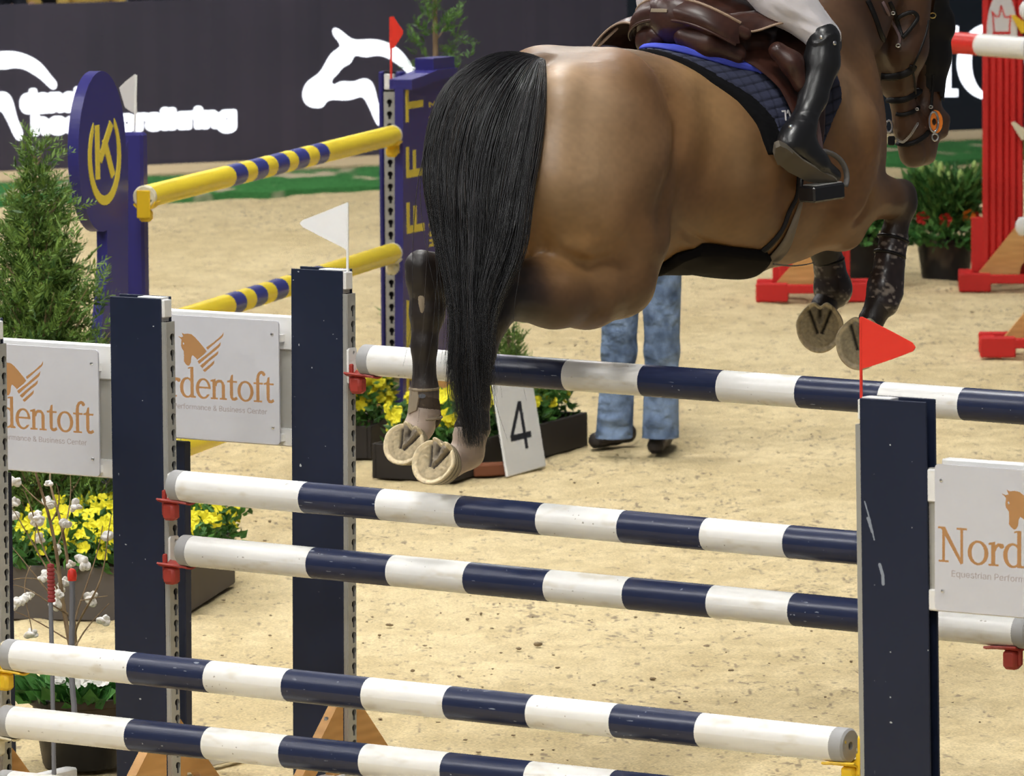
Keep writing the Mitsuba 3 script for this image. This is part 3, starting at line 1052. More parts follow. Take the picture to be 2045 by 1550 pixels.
for q, side, nm in ((W0, 'left', ''),):
    pass


def flag(label, base, pts, col, stick, plane_n, tip):
    """pts: pixel outline of the cloth; stick: pixel top and bottom"""
    k = thing('flag', label, 'flag')
    a, b = onplane(stick[0][0], stick[0][1], base, plane_n), onplane(stick[1][0], stick[1][1], base, plane_n)
    add('staff', tube([b, a], .0045, 8), col, k, smooth=40)
    x = unit(np.cross(ZU, plane_n))
    q = [onplane(px, py, base, plane_n) for px, py in pts]
    q2 = [((p - base) @ x, p[2] - base[2]) for p in q]
    poly = sg.Polygon(q2).buffer(.006, 6).buffer(-.003)
    add('cloth', extr(poly, .004, fr(base - plane_n * .002, x, ZU, plane_n)), col, k)


fb = W2[1][:3, 3] + AW * .03
flag('white triangular flag pointing left on the tall blue stand', onplane(694, 470, fb, -AW), [(694, 406), (694, 500), (688, 494), (648, 474), (606, 452), (601, 446), (606, 441), (650, 424)], 'white_cloth', ((694, 407), (694, 560)), -AW, None)
fb = W3[1][:3, 3] + AW * .03
flag('red triangular flag pointing right on the nearest blue stand', onplane(1720, 690, fb, -AW), [(1719, 635), (1719, 735), (1735, 731), (1780, 716), (1822, 700), (1826, 694), (1821, 686), (1780, 664), (1722, 635)], 'red_cloth', ((1719, 636), (1720, 800)), -AW, None)

# ================================================================== the blue and yellow fence behind
SL, SR = 467.0, 405.0
e2 = unit((G(786, 915) - G(286, 1096)) * np.array([1, 1, 0]))
GY = 'yellow and blue poles of the rear fence'
pol2 = []
for lb, yl, yr, bd in [('upper yellow pole of the rear fence with a row of blue bands in full view', 394, 270, [462.6, 486.4, 506, 528, 547, 570, 588, 610, 630, 650]),
                       ('middle yellow pole of the rear fence, half hidden by the tall blue stand', 662, 505, [462, 484, 504, 526, 545, 568, 588, 609, 629, 648]),
                       ('lowest yellow pole of the rear fence, behind the sponsor board', 922, 734, [462, 484, 504, 526, 545, 568, 588, 609, 629, 648])]:
    pol2.append(pole('yellow_pole', lb, PS(287, yl, SL), PS(785, yr, SR), 0.0495, bd, 0, 'yellow_pole_paint', None, -11, 'cream_plastic', .03))


def vframe(px, py, s, xdir):
    p = PS(px, py, s)
    p[2] = 0
    x = unit(np.asarray(xdir) * np.array([1, 1, 0]))
    return fr(p, x, np.cross(ZU, x), ZU)


EB = unit(np.array([0.36, 0.933, 0]))       # plane of the two wings, running away to the right
SIDE = np.cross(EB, ZU)                     # right-hand face, seen by the camera
if SIDE[1] > 0:
    SIDE = -SIDE


def on_face(px, py, o, n, x):
    p = onplane(px, py, o, n)
    return float((p - o) @ x), float(p[2])


# --- left stand with the oval K sign
ks = thing('jump_stand', 'blue stand with an oval sign showing a yellow K in brackets', 'jump stand')
o = PS(250, 420, 467)
o[2] = 0
Mk2 = fr(o, EB, ZU, SIDE)
oval = [on_face(x, y, o, SIDE, EB) for x, y in [(202, 142), (152, 310), (211, 462), (254, 300)]]
tl, br_ = on_face(154, 142, o, SIDE, EB), on_face(254, 462, o, SIDE, EB)
cx_, cz_ = (tl[0] + br_[0]) / 2, (oval[0][1] + oval[2][1]) / 2
rx_, rz_ = (br_[0] - tl[0]) / 2, (oval[0][1] - oval[2][1]) / 2
neck = [on_face(x, y, o, SIDE, EB) for x, y in [(214, 440), (215, 520), (209, 600), (200, 690), (180, 1040), (250, 1040), (256, 700), (256, 280)]]
shape = so.unary_union([_ell(cx_, cz_, rx_, rz_), sg.Polygon(neck).buffer(0)])
ymin = shape.bounds[1]
bd = add('sign_board', extr(shape, .05, Mk2, -.05), 'blue_paint', ks, label='oval board on a narrow neck')
ctr = on_face(208, 314, o, SIDE, EB)
rr_ = abs(on_face(240, 318, o, SIDE, EB)[0] - on_face(175, 318, o, SIDE, EB)[0]) / 2
hh_ = abs(on_face(208, 222, o, SIDE, EB)[1] - on_face(208, 414, o, SIDE, EB)[1]) / 2
brk = _ell(ctr[0], ctr[1], rr_, hh_).difference(_ell(ctr[0], ctr[1] + .012, rr_ * .80, hh_ * .86))
brk = brk.difference(sg.box(ctr[0] - rr_ * .66, ctr[1] + hh_ * .30, ctr[0] + rr_ * .62, ctr[1] + 2 * hh_))
add('bracket', extr(brk, .004, Mk2, 0), 'yellow_paint', bd, label='yellow bracket ring')
kw, kh = rr_ * .46, hh_ * .55
Kp = so.unary_union([_path([(-kw, -kh * 1.05), (-kw, kh)], .040), _path([(kw * .9, kh), (-kw * .7, -.04)], .040), _path([(-kw * .12, .05), (kw * 1.05, -kh * 1.02)], .040)])
add('letter', extr(sa.translate(Kp, ctr[0] + .005, ctr[1] + .028), .004, Mk2, 0), 'yellow_paint', bd, label='yellow letter K')
Mc = vframe(268, 420, 462, e2)
zt = PS(268, 263, 462)[2]
add('column', tm(cbox(-.035, .035, -.055, .045, 0, zt, .012), Mc), 'blue_paint', ks)
add('perforated_strip', tm(cbox(.036, .040, -.022, .022, .1, zt - .06), Mc), 'steel', ks)
for sgn in (-1, 1):
    add('foot', tm(cbox(-.06, .06, .0 if sgn > 0 else -.40, .40 if sgn > 0 else 0, .0, .07, .015), Mc), 'blue_paint', ks)
add('sill', tm(cbox(-.30, .0, -.04, .04, .03, .22, .015), Mc), 'blue_paint', ks)

fk = fr(PS(270, 263, 462), E1, AW, ZU)
k = thing('flag', 'white triangular flag behind the oval K sign', 'flag')
nf = -AW
bp = PS(268, 262, 462)
add('staff', tube([bp - ZU * .05, onplane(272, 150, bp, nf)], .005, 8), 'white_paint', k, smooth=40)
q = [onplane(x, y, bp, nf) for x, y in [(270, 150), (272, 226), (262, 221), (251, 213), (241, 179), (240, 176), (252, 164)]]
xx = unit(np.cross(ZU, nf))
add('cloth', extr(sg.Polygon([((p - bp) @ xx, p[2] - bp[2]) for p in q]).buffer(.004), .004, fr(bp - nf * .002, xx, ZU, nf)), 'pale_paint', k)

# --- right stand with the long word
rs = thing('jump_stand', 'blue stand with yellow lettering up its board, behind the horse\'s tail', 'jump stand')
Mr = vframe(783, 420, 401, e2)
zt2 = PS(783, 141, 401)[2]
for (a, b) in ((-.056, -.035), (.034, .062)):
    add('column', tm(cbox(-.03, .05, -b, -a, 0, zt2, .006), Mr), 'blue_paint', rs)
add('column_back', tm(cbox(.0, .05, -.035, .035, 0, zt2), Mr), 'black_matte', rs)
sh = zt2 - .1
R = np.eye(4)
R[:3, :3] = np.array([[0, 0, -1.0], [-1, 0, 0], [0, 1, 0]])
R[:3, 3] = [-.02, .030, .03]
add('perforated_strip', tm(extr(keyhole_strip(sh - .03, .060, .060, .014, .030), .004), Mr @ R), 'steel', rs, label='steel strip with keyhole slots')
add('cap_block', tm(cbox(-.03, .0, -.026, .026, zt2 - .09, zt2 - .012, .004), Mr), 'white_paint', rs)
o2 = PS(806, 420, 404)
o2[2] = 0
Mb = fr(o2, EB, ZU, SIDE)
pb = [on_face(x, y, o2, SIDE, EB) for x, y in [(805, 172), (815, 168), (845, 160), (880, 152), (897, 148), (899, 168), (897, 560), (897, 880), (805, 900)]]
bb = add('word_board', extr(sg.Polygon(pb).buffer(0), .045, Mb, -.045), 'blue_paint', rs, label='tall board with yellow letters')
topb = [on_face(x, y, o2, SIDE, EB) for x, y in [(855, 118), (896, 114), (897, 146), (856, 152)]]
add('block', extr(sg.Polygon(topb).buffer(.004), .10, Mb, -.07), 'blue_paint', rs)
arm = [on_face(x, y, o2, SIDE, EB) for x, y in [(806, 160), (830, 152), (858, 140), (897, 136), (897, 150), (860, 158), (830, 170), (806, 178)]]
add('top_rail', extr(sg.Polygon(arm).buffer(.003), .12, Mb, -.075), 'blue_paint', rs)
edge = [on_face(x, y, o2, SIDE, EB) for x, y in [(812, 600), (816, 600), (816, 830), (812, 832)]]
add('edge_strip', extr(sg.Polygon(edge).buffer(0), .004, Mb, 0), 'yellow_paint', bb)


def sans(c):
    s = .14
    if c == 'F':
        return so.unary_union([_bar(0, 0, s, 1), _bar(0, 1 - s, .58, 1), _bar(0, .46, .5, .46 + s)]), .62
    if c == 'T':
        return so.unary_union([_bar(.26, 0, .26 + s, 1), _bar(0, 1 - s, .66, 1)]), .66
    if c == 'K':
        return so.unary_union([_bar(0, 0, s, 1), _path([(.6, 1), (.1, .42)], s), _path([(.22, .5), (.62, 0)], s)]).intersection(_bar(0, 0, 2, 1)), .7
    if c == 'R':
        ring = sg.box(0, .44, .56, 1).buffer(0).difference(sg.box(s, .44 + s, .42, 1 - s))
        return so.unary_union([_bar(0, 0, s, 1), ring, _path([(.26, .5), (.56, 0)], s)]).intersection(_bar(0, 0, 2, 1)), .66
    if c == 'A':
        return so.unary_union([_path([(.05, 0), (.34, 1)], s), _path([(.34, 1), (.63, 0)], s), _bar(.16, .26, .52, .38)]).intersection(_bar(-.1, 0, 2, 1)), .70
    return None, .4


x0, x1 = on_face(812, 420, o2, SIDE, EB)[0], on_face(846, 420, o2, SIDE, EB)[0]
z0, z1 = on_face(812, 764, o2, SIDE, EB)[1], on_face(812, 208, o2, SIDE, EB)[1]
pos = 0.0
step = (z1 - z0) / 5.0
for i, c in enumerate('KRAFFT'):
    g, w = sans(c)
    zc = z0 + i * step - .09
    # reading upwards: glyph x -> board z, glyph y -> minus board x
    gg = sa.affine_transform(g, [0, -(x1 - x0), .165 / w, 0, x1, zc])
    add('letter', extr(gg, .004, Mb, 0), 'yellow_paint', bb)
for (yy, t) in ((214, 'Z'), (240, 'A'), (262, 'A'), (455, 'S'), (472, 'S'), (492, 'M')):
    g = text(t, .034, .003, True)
    a = on_face(868, yy, o2, SIDE, EB)
    mm = fr([a[0] + .0, a[1], 0], [0, 1, 0], [-2.2, 0, 0], [0, 0, 1.0])
    add('small_letter', tm(g, Mb @ mm), 'yellow_paint', bb)
for sgn in (-1, 1):
    y0, y1 = (.0, .62) if sgn > 0 else (-.62, .0)
    add('foot', tm(cbox(-.05, .07, y0, y1, .0, .075, .012), Mr), 'blue_paint', rs)
    if sgn > 0:
        add('foot_block', tm(cbox(-.05, .07, .56, .64, .0, .15, .012), Mr), 'blue_paint', rs)
poly = sg.Polygon([(.03, .08), (.03, .44), (.06, .44), (.50, .10), (.50, .08), (.37, .08), (.33, .16), (.22, .24), (.12, .25), (.10, .08)])
for sgn in (-1, 1):
    R = np.eye(4)
    R[:3, :3] = np.array([[0, 0, 1.0], [sgn, 0, 0], [0, 1, 0]])
    R[:3, 3] = [-.02, 0.03 * sgn, 0]
    add('brace', tm(extr(poly, .05), Mr @ R), 'wood', rs, label='orange-brown wooden brace')
add('sill', tm(cbox(.05, .9, -.03, .03, .03, .2, .01), Mr), 'blue_paint', rs)

k = thing('flag', 'small red flag on the blue stand behind the horse\'s tail', 'flag')
bp = PS(781, 141, 404)
add('staff', tube([bp - ZU * .06, onplane(781, 36, bp, nf)], .006, 8), 'red_cloth', k, smooth=40)
q = [onplane(x, y, bp, nf) for x, y in [(779, 35), (785, 34), (795, 50), (804, 62), (803, 68), (796, 80), (786, 95), (779, 96)]]
add('cloth', extr(sg.Polygon([((p - bp) @ xx, p[2] - bp[2]) for p in q]).buffer(.003), .004, fr(bp - nf * .002, xx, ZU, nf)), 'red_cloth', k)


def put_cup2(label, pl, M, side, col, plate):
    _, A, B, d = pl
    pt = A if side == 'left' else B
    o = np.array([pt[0], pt[1], 0])
    xo = -d if side == 'left' else d
    xo = unit(xo * np.array([1, 1, 0]))
    k = thing('jump_cup', label, 'jump cup')
    x = -xo
    y = unit(np.cross(ZU, x))
    off = -.010
    Mm = fr(np.array([o[0], o[1], 0]) + x * off, x, y, ZU)
    yc = float((pt - Mm[:3, 3]) @ y)
    zc = pt[2]
    add('back_plate', tm(cbox(.0, .008, yc - .03, yc + .03, zc - .09, zc + .03, .003), Mm), plate, k)
    r = .0515
    ang = np.radians(np.linspace(-68, 58, 12))
    ring = [(yc + (r + .006) * math.sin(a), zc - (r + .006) * math.cos(a)) for a in ang] + [(yc + r * math.sin(a), zc - r * math.cos(a)) for a in ang[::-1]]
    R = np.eye(4)
    R[:3, :3] = np.array([[0, 0, 1.0], [1, 0, 0], [0, 1, 0]])
    R[:3, 3] = [.008, 0, 0]
    lip = sg.Polygon(ring).buffer(0)
    add('cradle', [tm(extr(lip, .075), Mm @ R), tm(cbox(.012, .06, yc - .028, yc + .028, zc - r - .055, zc - r - .002, .012), Mm)], col, k, smooth=40)


for pl, nm in zip(pol2, ('upper', 'middle', 'lowest')):
    put_cup2(f'yellow jump cup under the near end of the {nm} yellow pole', pl, Mc, 'left', 'yellow_plastic', 'yellow_plastic')
    cc = 'yellow_plastic' if nm == 'upper' else 'cream_plastic'
    put_cup2(f"{'yellow' if nm == 'upper' else 'cream'} jump cup under the far end of the {nm} yellow pole", pl, Mr, 'right', cc, cc)

# ================================================================== number board, brick, planters
nb = thing('number_board', 'white board with a black number 4 leaning on the dark planter', 'sign')
bl, brr = G(1014, 954), G(1091, 932)
tl_ = PS(982, 752, F / ((bl - C0) @ FW) * .995)
tr_ = tl_ + (brr - bl)
x = unit(brr - bl)
yv = tl_ - bl
yv -= x * (yv @ x) * 0
hN = np.linalg.norm(yv)
yv = yv / hN
zN = unit(np.cross(x, yv))
if zN[1] > 0:
    zN = -zN
wN = np.linalg.norm(brr - bl)
Mn = fr(bl + ZU * .003, x, yv, zN)
add('plate', tm(cbox(0, wN, 0, hN, -.012, 0, .003), Mn), 'white_paint', nb)


def on_n(px, py):
    p = onplane(px, py, bl, zN) - bl
    b_ = (p @ yv - (p @ x) * (x @ yv)) / (1 - (x @ yv) ** 2)
    return (float(p @ x) - b_ * float(x @ yv), float(b_))


f4 = so.unary_union([_path([on_n(1036, 806), on_n(1021, 877)], .026), _path([on_n(1020, 878), on_n(1060, 868)], .029), _path([on_n(1037, 803), on_n(1052, 897)], .030)]).buffer(.001)
add('digit', extr(f4, .002, Mn, .0002), 'black_print', nb, label='black number 4')
bk_ = thing('brick', 'reddish brown brick on the sand beside the number 4 board', 'brick')
gb = G(993, 948)
add('block', tm(cbox(-.11, .05, -.05, .05, 0.0, .055, .006), fr(gb, e2 * .35 + R0 * .9, np.cross(ZU, R0), ZU)), 'brick', bk_)


def leafcol(n, c0, c1):
    t = rng.random((n, 1))
    return np.array(c0) * (1 - t) + np.array(c1) * t


def leaves(pos, nrm, size, aspect, c0, c1, bend=.25):
    """many small bent leaves: 4 triangles each; returns mesh and vertex colours"""
    n = len(pos)
    d = nrm / (np.linalg.norm(nrm, axis=1, keepdims=True) + 1e-9)
    a = np.cross(d, rng.normal(size=(n, 3)))
    a /= np.linalg.norm(a, axis=1, keepdims=True) + 1e-9
    b = np.cross(d, a)
    L = (size * (0.6 + 0.8 * rng.random(n)))[:, None]
    w = L * aspect
    p0 = pos
    p1 = pos + d * L * .5 + a * w * .5 + b * L * bend * .3
    p2 = pos + d * L * .5 - a * w * .5 + b * L * bend * .3
    p3 = pos + d * L + b * L * bend * -.2
    pm = pos + d * L * .55
    v = np.stack([p0, p1, pm, p2, p3], 1).reshape(-1, 3)
    k = np.arange(n)[:, None] * 5
    f = np.concatenate([k + np.array([[0, 1, 2]]), k + np.array([[0, 2, 3]]), k + np.array([[1, 4, 2]]), k + np.array([[2, 4, 3]])], 0)
    c = np.repeat(leafcol(n, c0, c1), 5, 0)
    return trimesh.Trimesh(v, f, process=False), np.clip(c, 0, 1)


def flower_mesh(r, petals=5, ruffle=.3):
    vs, fs = [[0, 0, -.12 * r]], []
    for i in range(petals):
        t = 2 * math.pi * i / petals
        lift = .10 * (i % 2)
        for q, (dr_, da) in enumerate(((.50, -.66), (.88, -.62), (1.06, -.28), (1.10, .05), (1.02, .36), (.84, .64), (.50, .66))):
            rr = r * dr_
            vs.append([rr * math.cos(t + da), rr * math.sin(t + da), r * (lift + ruffle * (.30 * math.sin(2.3 * i + q * 1.7) - .25 + .5 * dr_))])
        b = 1 + 7 * i
        fs += [(0, b + k, b + k + 1) for k in range(6)]
    return trimesh.Trimesh(np.array(vs), fs, process=False)


FLW = {n: mikit.ply(flower_mesh(1.0, 5, .45), b) for n, b in (('yellow', 'petal_yellow'), ('white', 'petal_white'), ('red', 'petal_red'), ('orange', 'petal_orange'))}


def place_flower(parent, name, kind, p, nrm, r):
    n = unit(nrm)
    a = unit(np.cross(n, rng.normal(size=3)))
    m = fr(p, a * r, np.cross(n, a) * r, n * r)
    rep(name, {**FLW[kind], 'to_world': T(m)}, parent)


def planter(label, o, xd, lx, ly, h, bsdf, nfl, fh=.16, fr_=.03, spill=.05):
    """o: ground corner, xd: long side direction, other side to the left of it (world z up)"""
    k = thing('planter', label, 'planter')
    xd = unit(xd)
    yd = np.cross(ZU, xd)
    M = fr(o, xd, yd, ZU)
    t = .02
    add('box', [tm(q, M) for q in (cbox(0, lx, 0, t, 0, h, .004), cbox(0, lx, ly - t, ly, 0, h, .004), cbox(0, t, t, ly - t, 0, h, .004), cbox(lx - t, lx, t, ly - t, 0, h, .004))], bsdf, k)
    add('soil', tm(cbox(t, lx - t, t, ly - t, 0.01, h - .03), M), 'soil', k)
    n = int(2600 * lx * ly / .5)
    pos = np.stack([rng.uniform(-spill, lx + spill, n), rng.uniform(-spill, ly + spill, n), h - .03 + fh * rng.random(n) ** .8], 1)
    nr = np.stack([rng.normal(size=n) * .8, rng.normal(size=n) * .8, rng.random(n) * .9 + .1], 1)
    m, c = leaves(pos @ M[:3, :3].T + M[:3, 3], nr @ M[:3, :3].T, .055, .45, (.02, .08, .015), (.08, .22, .04))
    add('foliage', m, 'leaf', k, color=c, kind='stuff', label='green pansy leaves')
    for i in range(nfl):
        e = rng.random()
        p = np.array([rng.uniform(-spill, lx + spill), rng.uniform(-spill, ly + spill), h + fh * rng.uniform(.35, 1.12)])
        nn = np.array([(p[0] / lx - .5) * 1.2, (p[1] / ly - .5) * 1.2, .5]) + rng.normal(size=3) * .4 + np.linalg.inv(M[:3, :3]) @ np.array([0, -.8, .2])
        place_flower(k, 'flower', 'yellow', M[:3, :3] @ p + M[:3, 3], M[:3, :3] @ nn, fr_ * rng.uniform(.75, 1.15))
    return k


pr = G(350, 1243)
pe = G(470, 1165)
ex = unit(pe - pr)
ey = np.cross(ZU, ex)
planter('grey planter of yellow pansies left, in front of the K stand', pr, pe - pr, np.linalg.norm(pe - pr), .68, .215, 'planter_grey', 380, .15, .0255)
q0, q1 = G(905, 963), G(1174, 890)
planter('dark planter of yellow pansies behind the number 4 board', q0, q1 - q0, np.linalg.norm(q1 - q0), .42, .165, 'planter_dark', 290, .19, .031, -.035)
q0, q1 = G(742, 917), G(788, 890)
planter('dark planter of yellow pansies left of the rear stand, behind the perforated strip', q0, q1 - q0, np.linalg.norm(q1 - q0), .20, .16, 'planter_dark', 70, .26, .036, .02)


def conifer(label, base, h, r, n, seed, dens=1.0, name='conifer_shrub', c0=(.024, .075, .012), c1=(.23, .37, .075), tops=1):
    global rng
    keep, rng = rng, np.random.default_rng(seed)
    k = thing(name, label, 'conifer')
    base = np.asarray(base, float)
    add('trunk', tube([base - ZU * .02, base + ZU * h * .5, base + ZU * h * .97], [.03, .018, .004], 8), 'bark', k, smooth=True)
    nb = int(n / 55)
    ht = 1 - np.sqrt(rng.random(nb)) * .985
    prof = lambda t: r * np.minimum(1.0, (1 - t) ** 1.1 * 1.12 + .04) * (1 - .15 * np.exp(-((t - .0) / .08) ** 2))
    az = rng.random(nb) * 2 * np.pi
    twig = []
    base_p, base_d, sz = [], [], []
    for t, a in zip(ht, az):
        R_ = prof(np.array(t)) * rng.uniform(.5, 1.15)
        out = np.array([math.cos(a), math.sin(a), 0])
        p0 = base + ZU * (h * t)
        rise = rng.uniform(.5, 1.1) + t * .8
        m = 5 if t < .8 else 3
        s = 1 - .75 * rng.random(m) ** 1.4
        pts = p0 + out * (R_ * s)[:, None] + ZU * (R_ * rise * s ** 1.3 * .8)[:, None] + rng.normal(size=(m, 3)) * (.018 + .07 * R_)
        base_p.append(pts)
        base_d.append(out * rng.uniform(.3, .9) + ZU * rng.uniform(.5, 1.3) + rng.normal(size=(m, 3)) * .38)
        if rng.random() < .30:
            twig.append(tube([p0, p0 + out * R_ * .5 + ZU * R_ * rise * .3, p0 + out * R_ + ZU * R_ * rise * .8], [.005, .003, .0015], 4, caps=False))
    bp_, bd_ = np.vstack(base_p), np.vstack(base_d)
    bd_ /= np.linalg.norm(bd_, axis=1, keepdims=True)
    nf = len(bp_)
    pl = np.cross(bd_, rng.normal(size=(nf, 3)))
    pl /= np.linalg.norm(pl, axis=1, keepdims=True)
    Lf = rng.uniform(.07, .13, nf)
    tone = rng.random(nf)
    pos, dirs, cl, kk = [], [], [], 11
    for i in range(kk):
        q = (i + .5) / kk
        sgn = 1 if i % 2 else -1
        pos.append(bp_ + bd_ * (Lf * q)[:, None] + ZU * (-.02 * q * q) + pl * 0)
        dirs.append((bd_ * .75 + pl * sgn * .75 * (1 - .5 * q)) * (Lf * .42 * (1.05 - .6 * q))[:, None])
        cl.append(tone * .6 + q * .4)
    pos, dirs, cl = np.vstack(pos), np.vstack(dirs), np.concatenate(cl)
    ln = np.linalg.norm(dirs, axis=1)
    d_ = dirs / ln[:, None]
    w_ = np.cross(d_, rng.normal(size=d_.shape))
    w_ /= np.linalg.norm(w_, axis=1, keepdims=True)
    v = np.stack([pos, pos + d_ * (ln * .45)[:, None] + w_ * (ln * .13)[:, None], pos + dirs, pos + d_ * (ln * .45)[:, None] - w_ * (ln * .13)[:, None]], 1).reshape(-1, 3)
    ki = np.arange(len(pos))[:, None] * 4
    m = trimesh.Trimesh(v, np.vstack([ki + [[0, 1, 2]], ki + [[0, 2, 3]]]), process=False)
    cl = np.clip(cl + rng.normal(size=len(cl)) * .08, 0, 1)[:, None]
    c = np.repeat(np.array(c0) * (1 - cl) + np.array(c1) * cl, 4, 0)
    add('foliage', m, 'leaf', k, color=c, kind='stuff', label='feathery green sprays')
    add('branches', twig, 'bark', k, kind='stuff')
    rng = keep
    return k


b = G(84, 1150)
conifer('bushy green conifer behind the left sponsor board, taller than the yellow poles', b, 1.80, .43, 62000, 5)
conifer('slim conifer top behind the blue lettered stand', G(876, 800), 2.90, .26, 9000, 6, c0=(.03, .10, .015), c1=(.15, .30, .06))
conifer('low green conifer hidden behind the horse\'s hind legs', G(1016, 872), .56, .13, 6000, 7)

# ================================================================== flowering twigs in the black pot, tool handles
pt = thing('flower_pot', 'black pot of white primroses and twigs with white blossom between two blue stands', 'flower pot')
dP = 20.25
rim = P(150, 1389, dP)
hp_ = rim[2]
gp = np.array([rim[0] + .02, rim[1] + .02, 0])
add('pot', tm(lathe([(.0, .0), (.128, .0), (.134, .012), (.166, hp_ - .03), (.178, hp_ - .025), (.178, hp_), (.166, hp_ + .002), (.160, hp_ - .03), (.0, hp_ - .035)], 40), fr(gp, R0, [0, 1, 0], ZU)), 'pot_black', pt, smooth=40)
top = gp + ZU * hp_
n = 260
a = rng.random(n) * 6.283
rr = .20 * np.sqrt(rng.random(n))
pos = top + np.stack([rr * np.cos(a), rr * np.sin(a), -.02 + .03 * rng.random(n)], 1)
m, c = leaves(pos, np.stack([np.cos(a) * .9, np.sin(a) * .9, .5 + .6 * rng.random(n)], 1) + rng.normal(size=(n, 3)) * .2, .085, .55, (.02, .10, .02), (.10, .30, .06))
add('foliage', m, 'leaf', pt, color=c, kind='stuff', label='crinkled green primrose leaves')
for i in range(26):
    a = rng.random() * 6.283
    r_ = .175 * math.sqrt(rng.random())
    place_flower(pt, 'flower', 'white', top + np.array([r_ * math.cos(a), r_ * math.sin(a), .045 + .03 * rng.random()]), np.array([.3 * math.cos(a), .3 * math.sin(a) - .5, .8]), .021)
blossom_at = [(95, 1005), (72, 1035), (100, 1008), (28, 1005), (80, 1075), (115, 1098), (98, 968), (28, 962), (30, 1205), (45, 1200), (62, 1268), (182, 1196), (128, 1165), (115, 1175), (92, 1145), (118, 1185), (160, 1118),
              (142, 1128), (170, 1125), (215, 1075), (60, 1190), (78, 1036), (130, 1048), (24, 1030), (88, 1155), (112, 1205), (205, 1240), (150, 1010), (20, 1005)]
trunk0 = top - ZU * .02
tw = [tube(spline([trunk0 + R0 * -.02, P(140, 1285, 20.25), P(128, 1220, 20.25), P(112, 1100, 20.2), P(92, 1010, 20.2), P(70, 940, 20.15), P(60, 860, 20.2)], 26), np.linspace(.010, .003, 26), 7),
      tube(spline([trunk0 + R0 * .01, P(150, 1280, 20.3), P(146, 1220, 20.3), P(135, 1120, 20.3), P(115, 1020, 20.3), P(100, 960, 20.35), P(118, 900, 20.4)], 26), np.linspace(.009, .003, 26), 7)]


def twig(pts, r0, d=20.25):
    q = [P(x, y, d + dd) for x, y, dd in pts]
    return tube(spline(q, 14), np.linspace(r0 * .8, .0014, 14), 5)


tw += [twig(p, r) for p, r in [
    ([(148, 1270, 0), (172, 1215, -.05), (200, 1160, -.1), (212, 1100, -.1), (222, 1030, -.1)], .006),
    ([(145, 1255, 0), (165, 1190, .05), (186, 1130, .1), (205, 1050, .12)], .005),
    ([(135, 1230, 0), (95, 1180, .06), (55, 1130, .08), (22, 1090, .1)], .005),
    ([(130, 1210, 0), (85, 1120, -.05), (45, 1050, -.08), (22, 1010, -.1)], .005),
    ([(120, 1150, 0), (85, 1090, .05), (70, 1040, .05), (45, 975, .05)], .005),
    ([(112, 1095, 0), (130, 1050, .02), (140, 1000, .05), (138, 930, .05)], .004),
    ([(100, 1045, 0), (118, 1000, -.03), (112, 965, -.05)], .004),
    ([(92, 1010, 0), (60, 985, .03), (40, 965, .05), (22, 950, .05)], .004),
    ([(125, 1200, 0), (90, 1160, .1), (60, 1155, .1), (24, 1158, .12)], .004),
    ([(135, 1225, 0), (100, 1205, -.04), (70, 1185, -.05), (24, 1168, -.05)], .004),
    ([(150, 1285, 0), (110, 1262, .03), (62, 1235, .04), (30, 1222, .05)], .004),
    ([(152, 1290, 0), (168, 1262, .03), (190, 1235, .05), (218, 1205, .06)], .004),
    ([(62, 1130, .06), (50, 1190, .02), (60, 1240, 0), (64, 1262, 0)], .003),
    ([(85, 1120, 0), (70, 1080, 0), (78, 1040, 0)], .003),
    ([(160, 1200, 0), (180, 1196, 0), (215, 1190, 0)], .003)]]
add('twig', tw[0], 'bark', pt, smooth=True)
for t_ in tw[1:]:
    add('twig', t_, 'bark', pt, smooth=True)


def blossom(p, r):
    out = []
    for i in range(7):
        q = trimesh.creation.icosphere(subdivisions=1)
        d = unit(rng.normal(size=3) + np.array([0, -.3, .3]))
        a = unit(np.cross(d, rng.normal(size=3)))
        q.apply_transform(fr(p + d * r * .45, a * r * .62, np.cross(d, a) * r * .40, d * r * .75))
        out.append(q)
    return trimesh.util.concatenate(out)


for (x, y) in blossom_at:
    add('blossom', blossom(P(x, y, 20.25 + rng.uniform(-.08, .08)), .0225 * rng.uniform(.65, 1.15)), 'petal_white', pt, smooth=True)

th = thing('tool_handles', 'grey tubular tool standing before the black pot, two red rubber grips on top', 'tool')
dT = 19.75
h1 = [P(101, 1130, dT), P(104, 1300, dT), G(110, 1596)]
h1[2] = P(108.5, 1575, dT)
add('tube', tube([P(101, 1195, dT), P(104, 1330, dT), P(108, 1545, dT), P(109, 1600, dT)], .0075, 10), 'tube_grey', th, smooth=True)
add('tube', tube(spline([P(143, 1146, dT), P(144, 1250, dT), P(147, 1400, dT), P(146, 1436, dT), P(130, 1455, dT), P(109, 1462, dT)], 24), .0098, 10), 'tube_grey', th, smooth=True)
prof = []
for i in range(9):
    z = i * .0125
    prof += [(.0095, z), (.013, z + .003), (.013, z + .009), (.0095, z + .0122)]
prof = [(0, 0)] + prof + [(.0125, .118), (.011, .126), (0, .128)]
ax = unit(P(101, 1120, dT) - P(103, 1200, dT))
xg = unit(np.cross(ax, [0, 1, 0]))
add('grip', tm(lathe(prof, 16), fr(P(103, 1203, dT), xg, np.cross(ax, xg), ax)), 'grip_red', th, label='ribbed dark red grip')
add('grip', tm(lathe([(0, -.02), (.014, -.018), (.016, .0), (.013, .016), (.006, .022), (0, .023)], 16), fr(P(144, 1149, dT), R0, [0, 1, 0], ZU)), 'red_cloth', th, smooth=True, label='round red end cap')

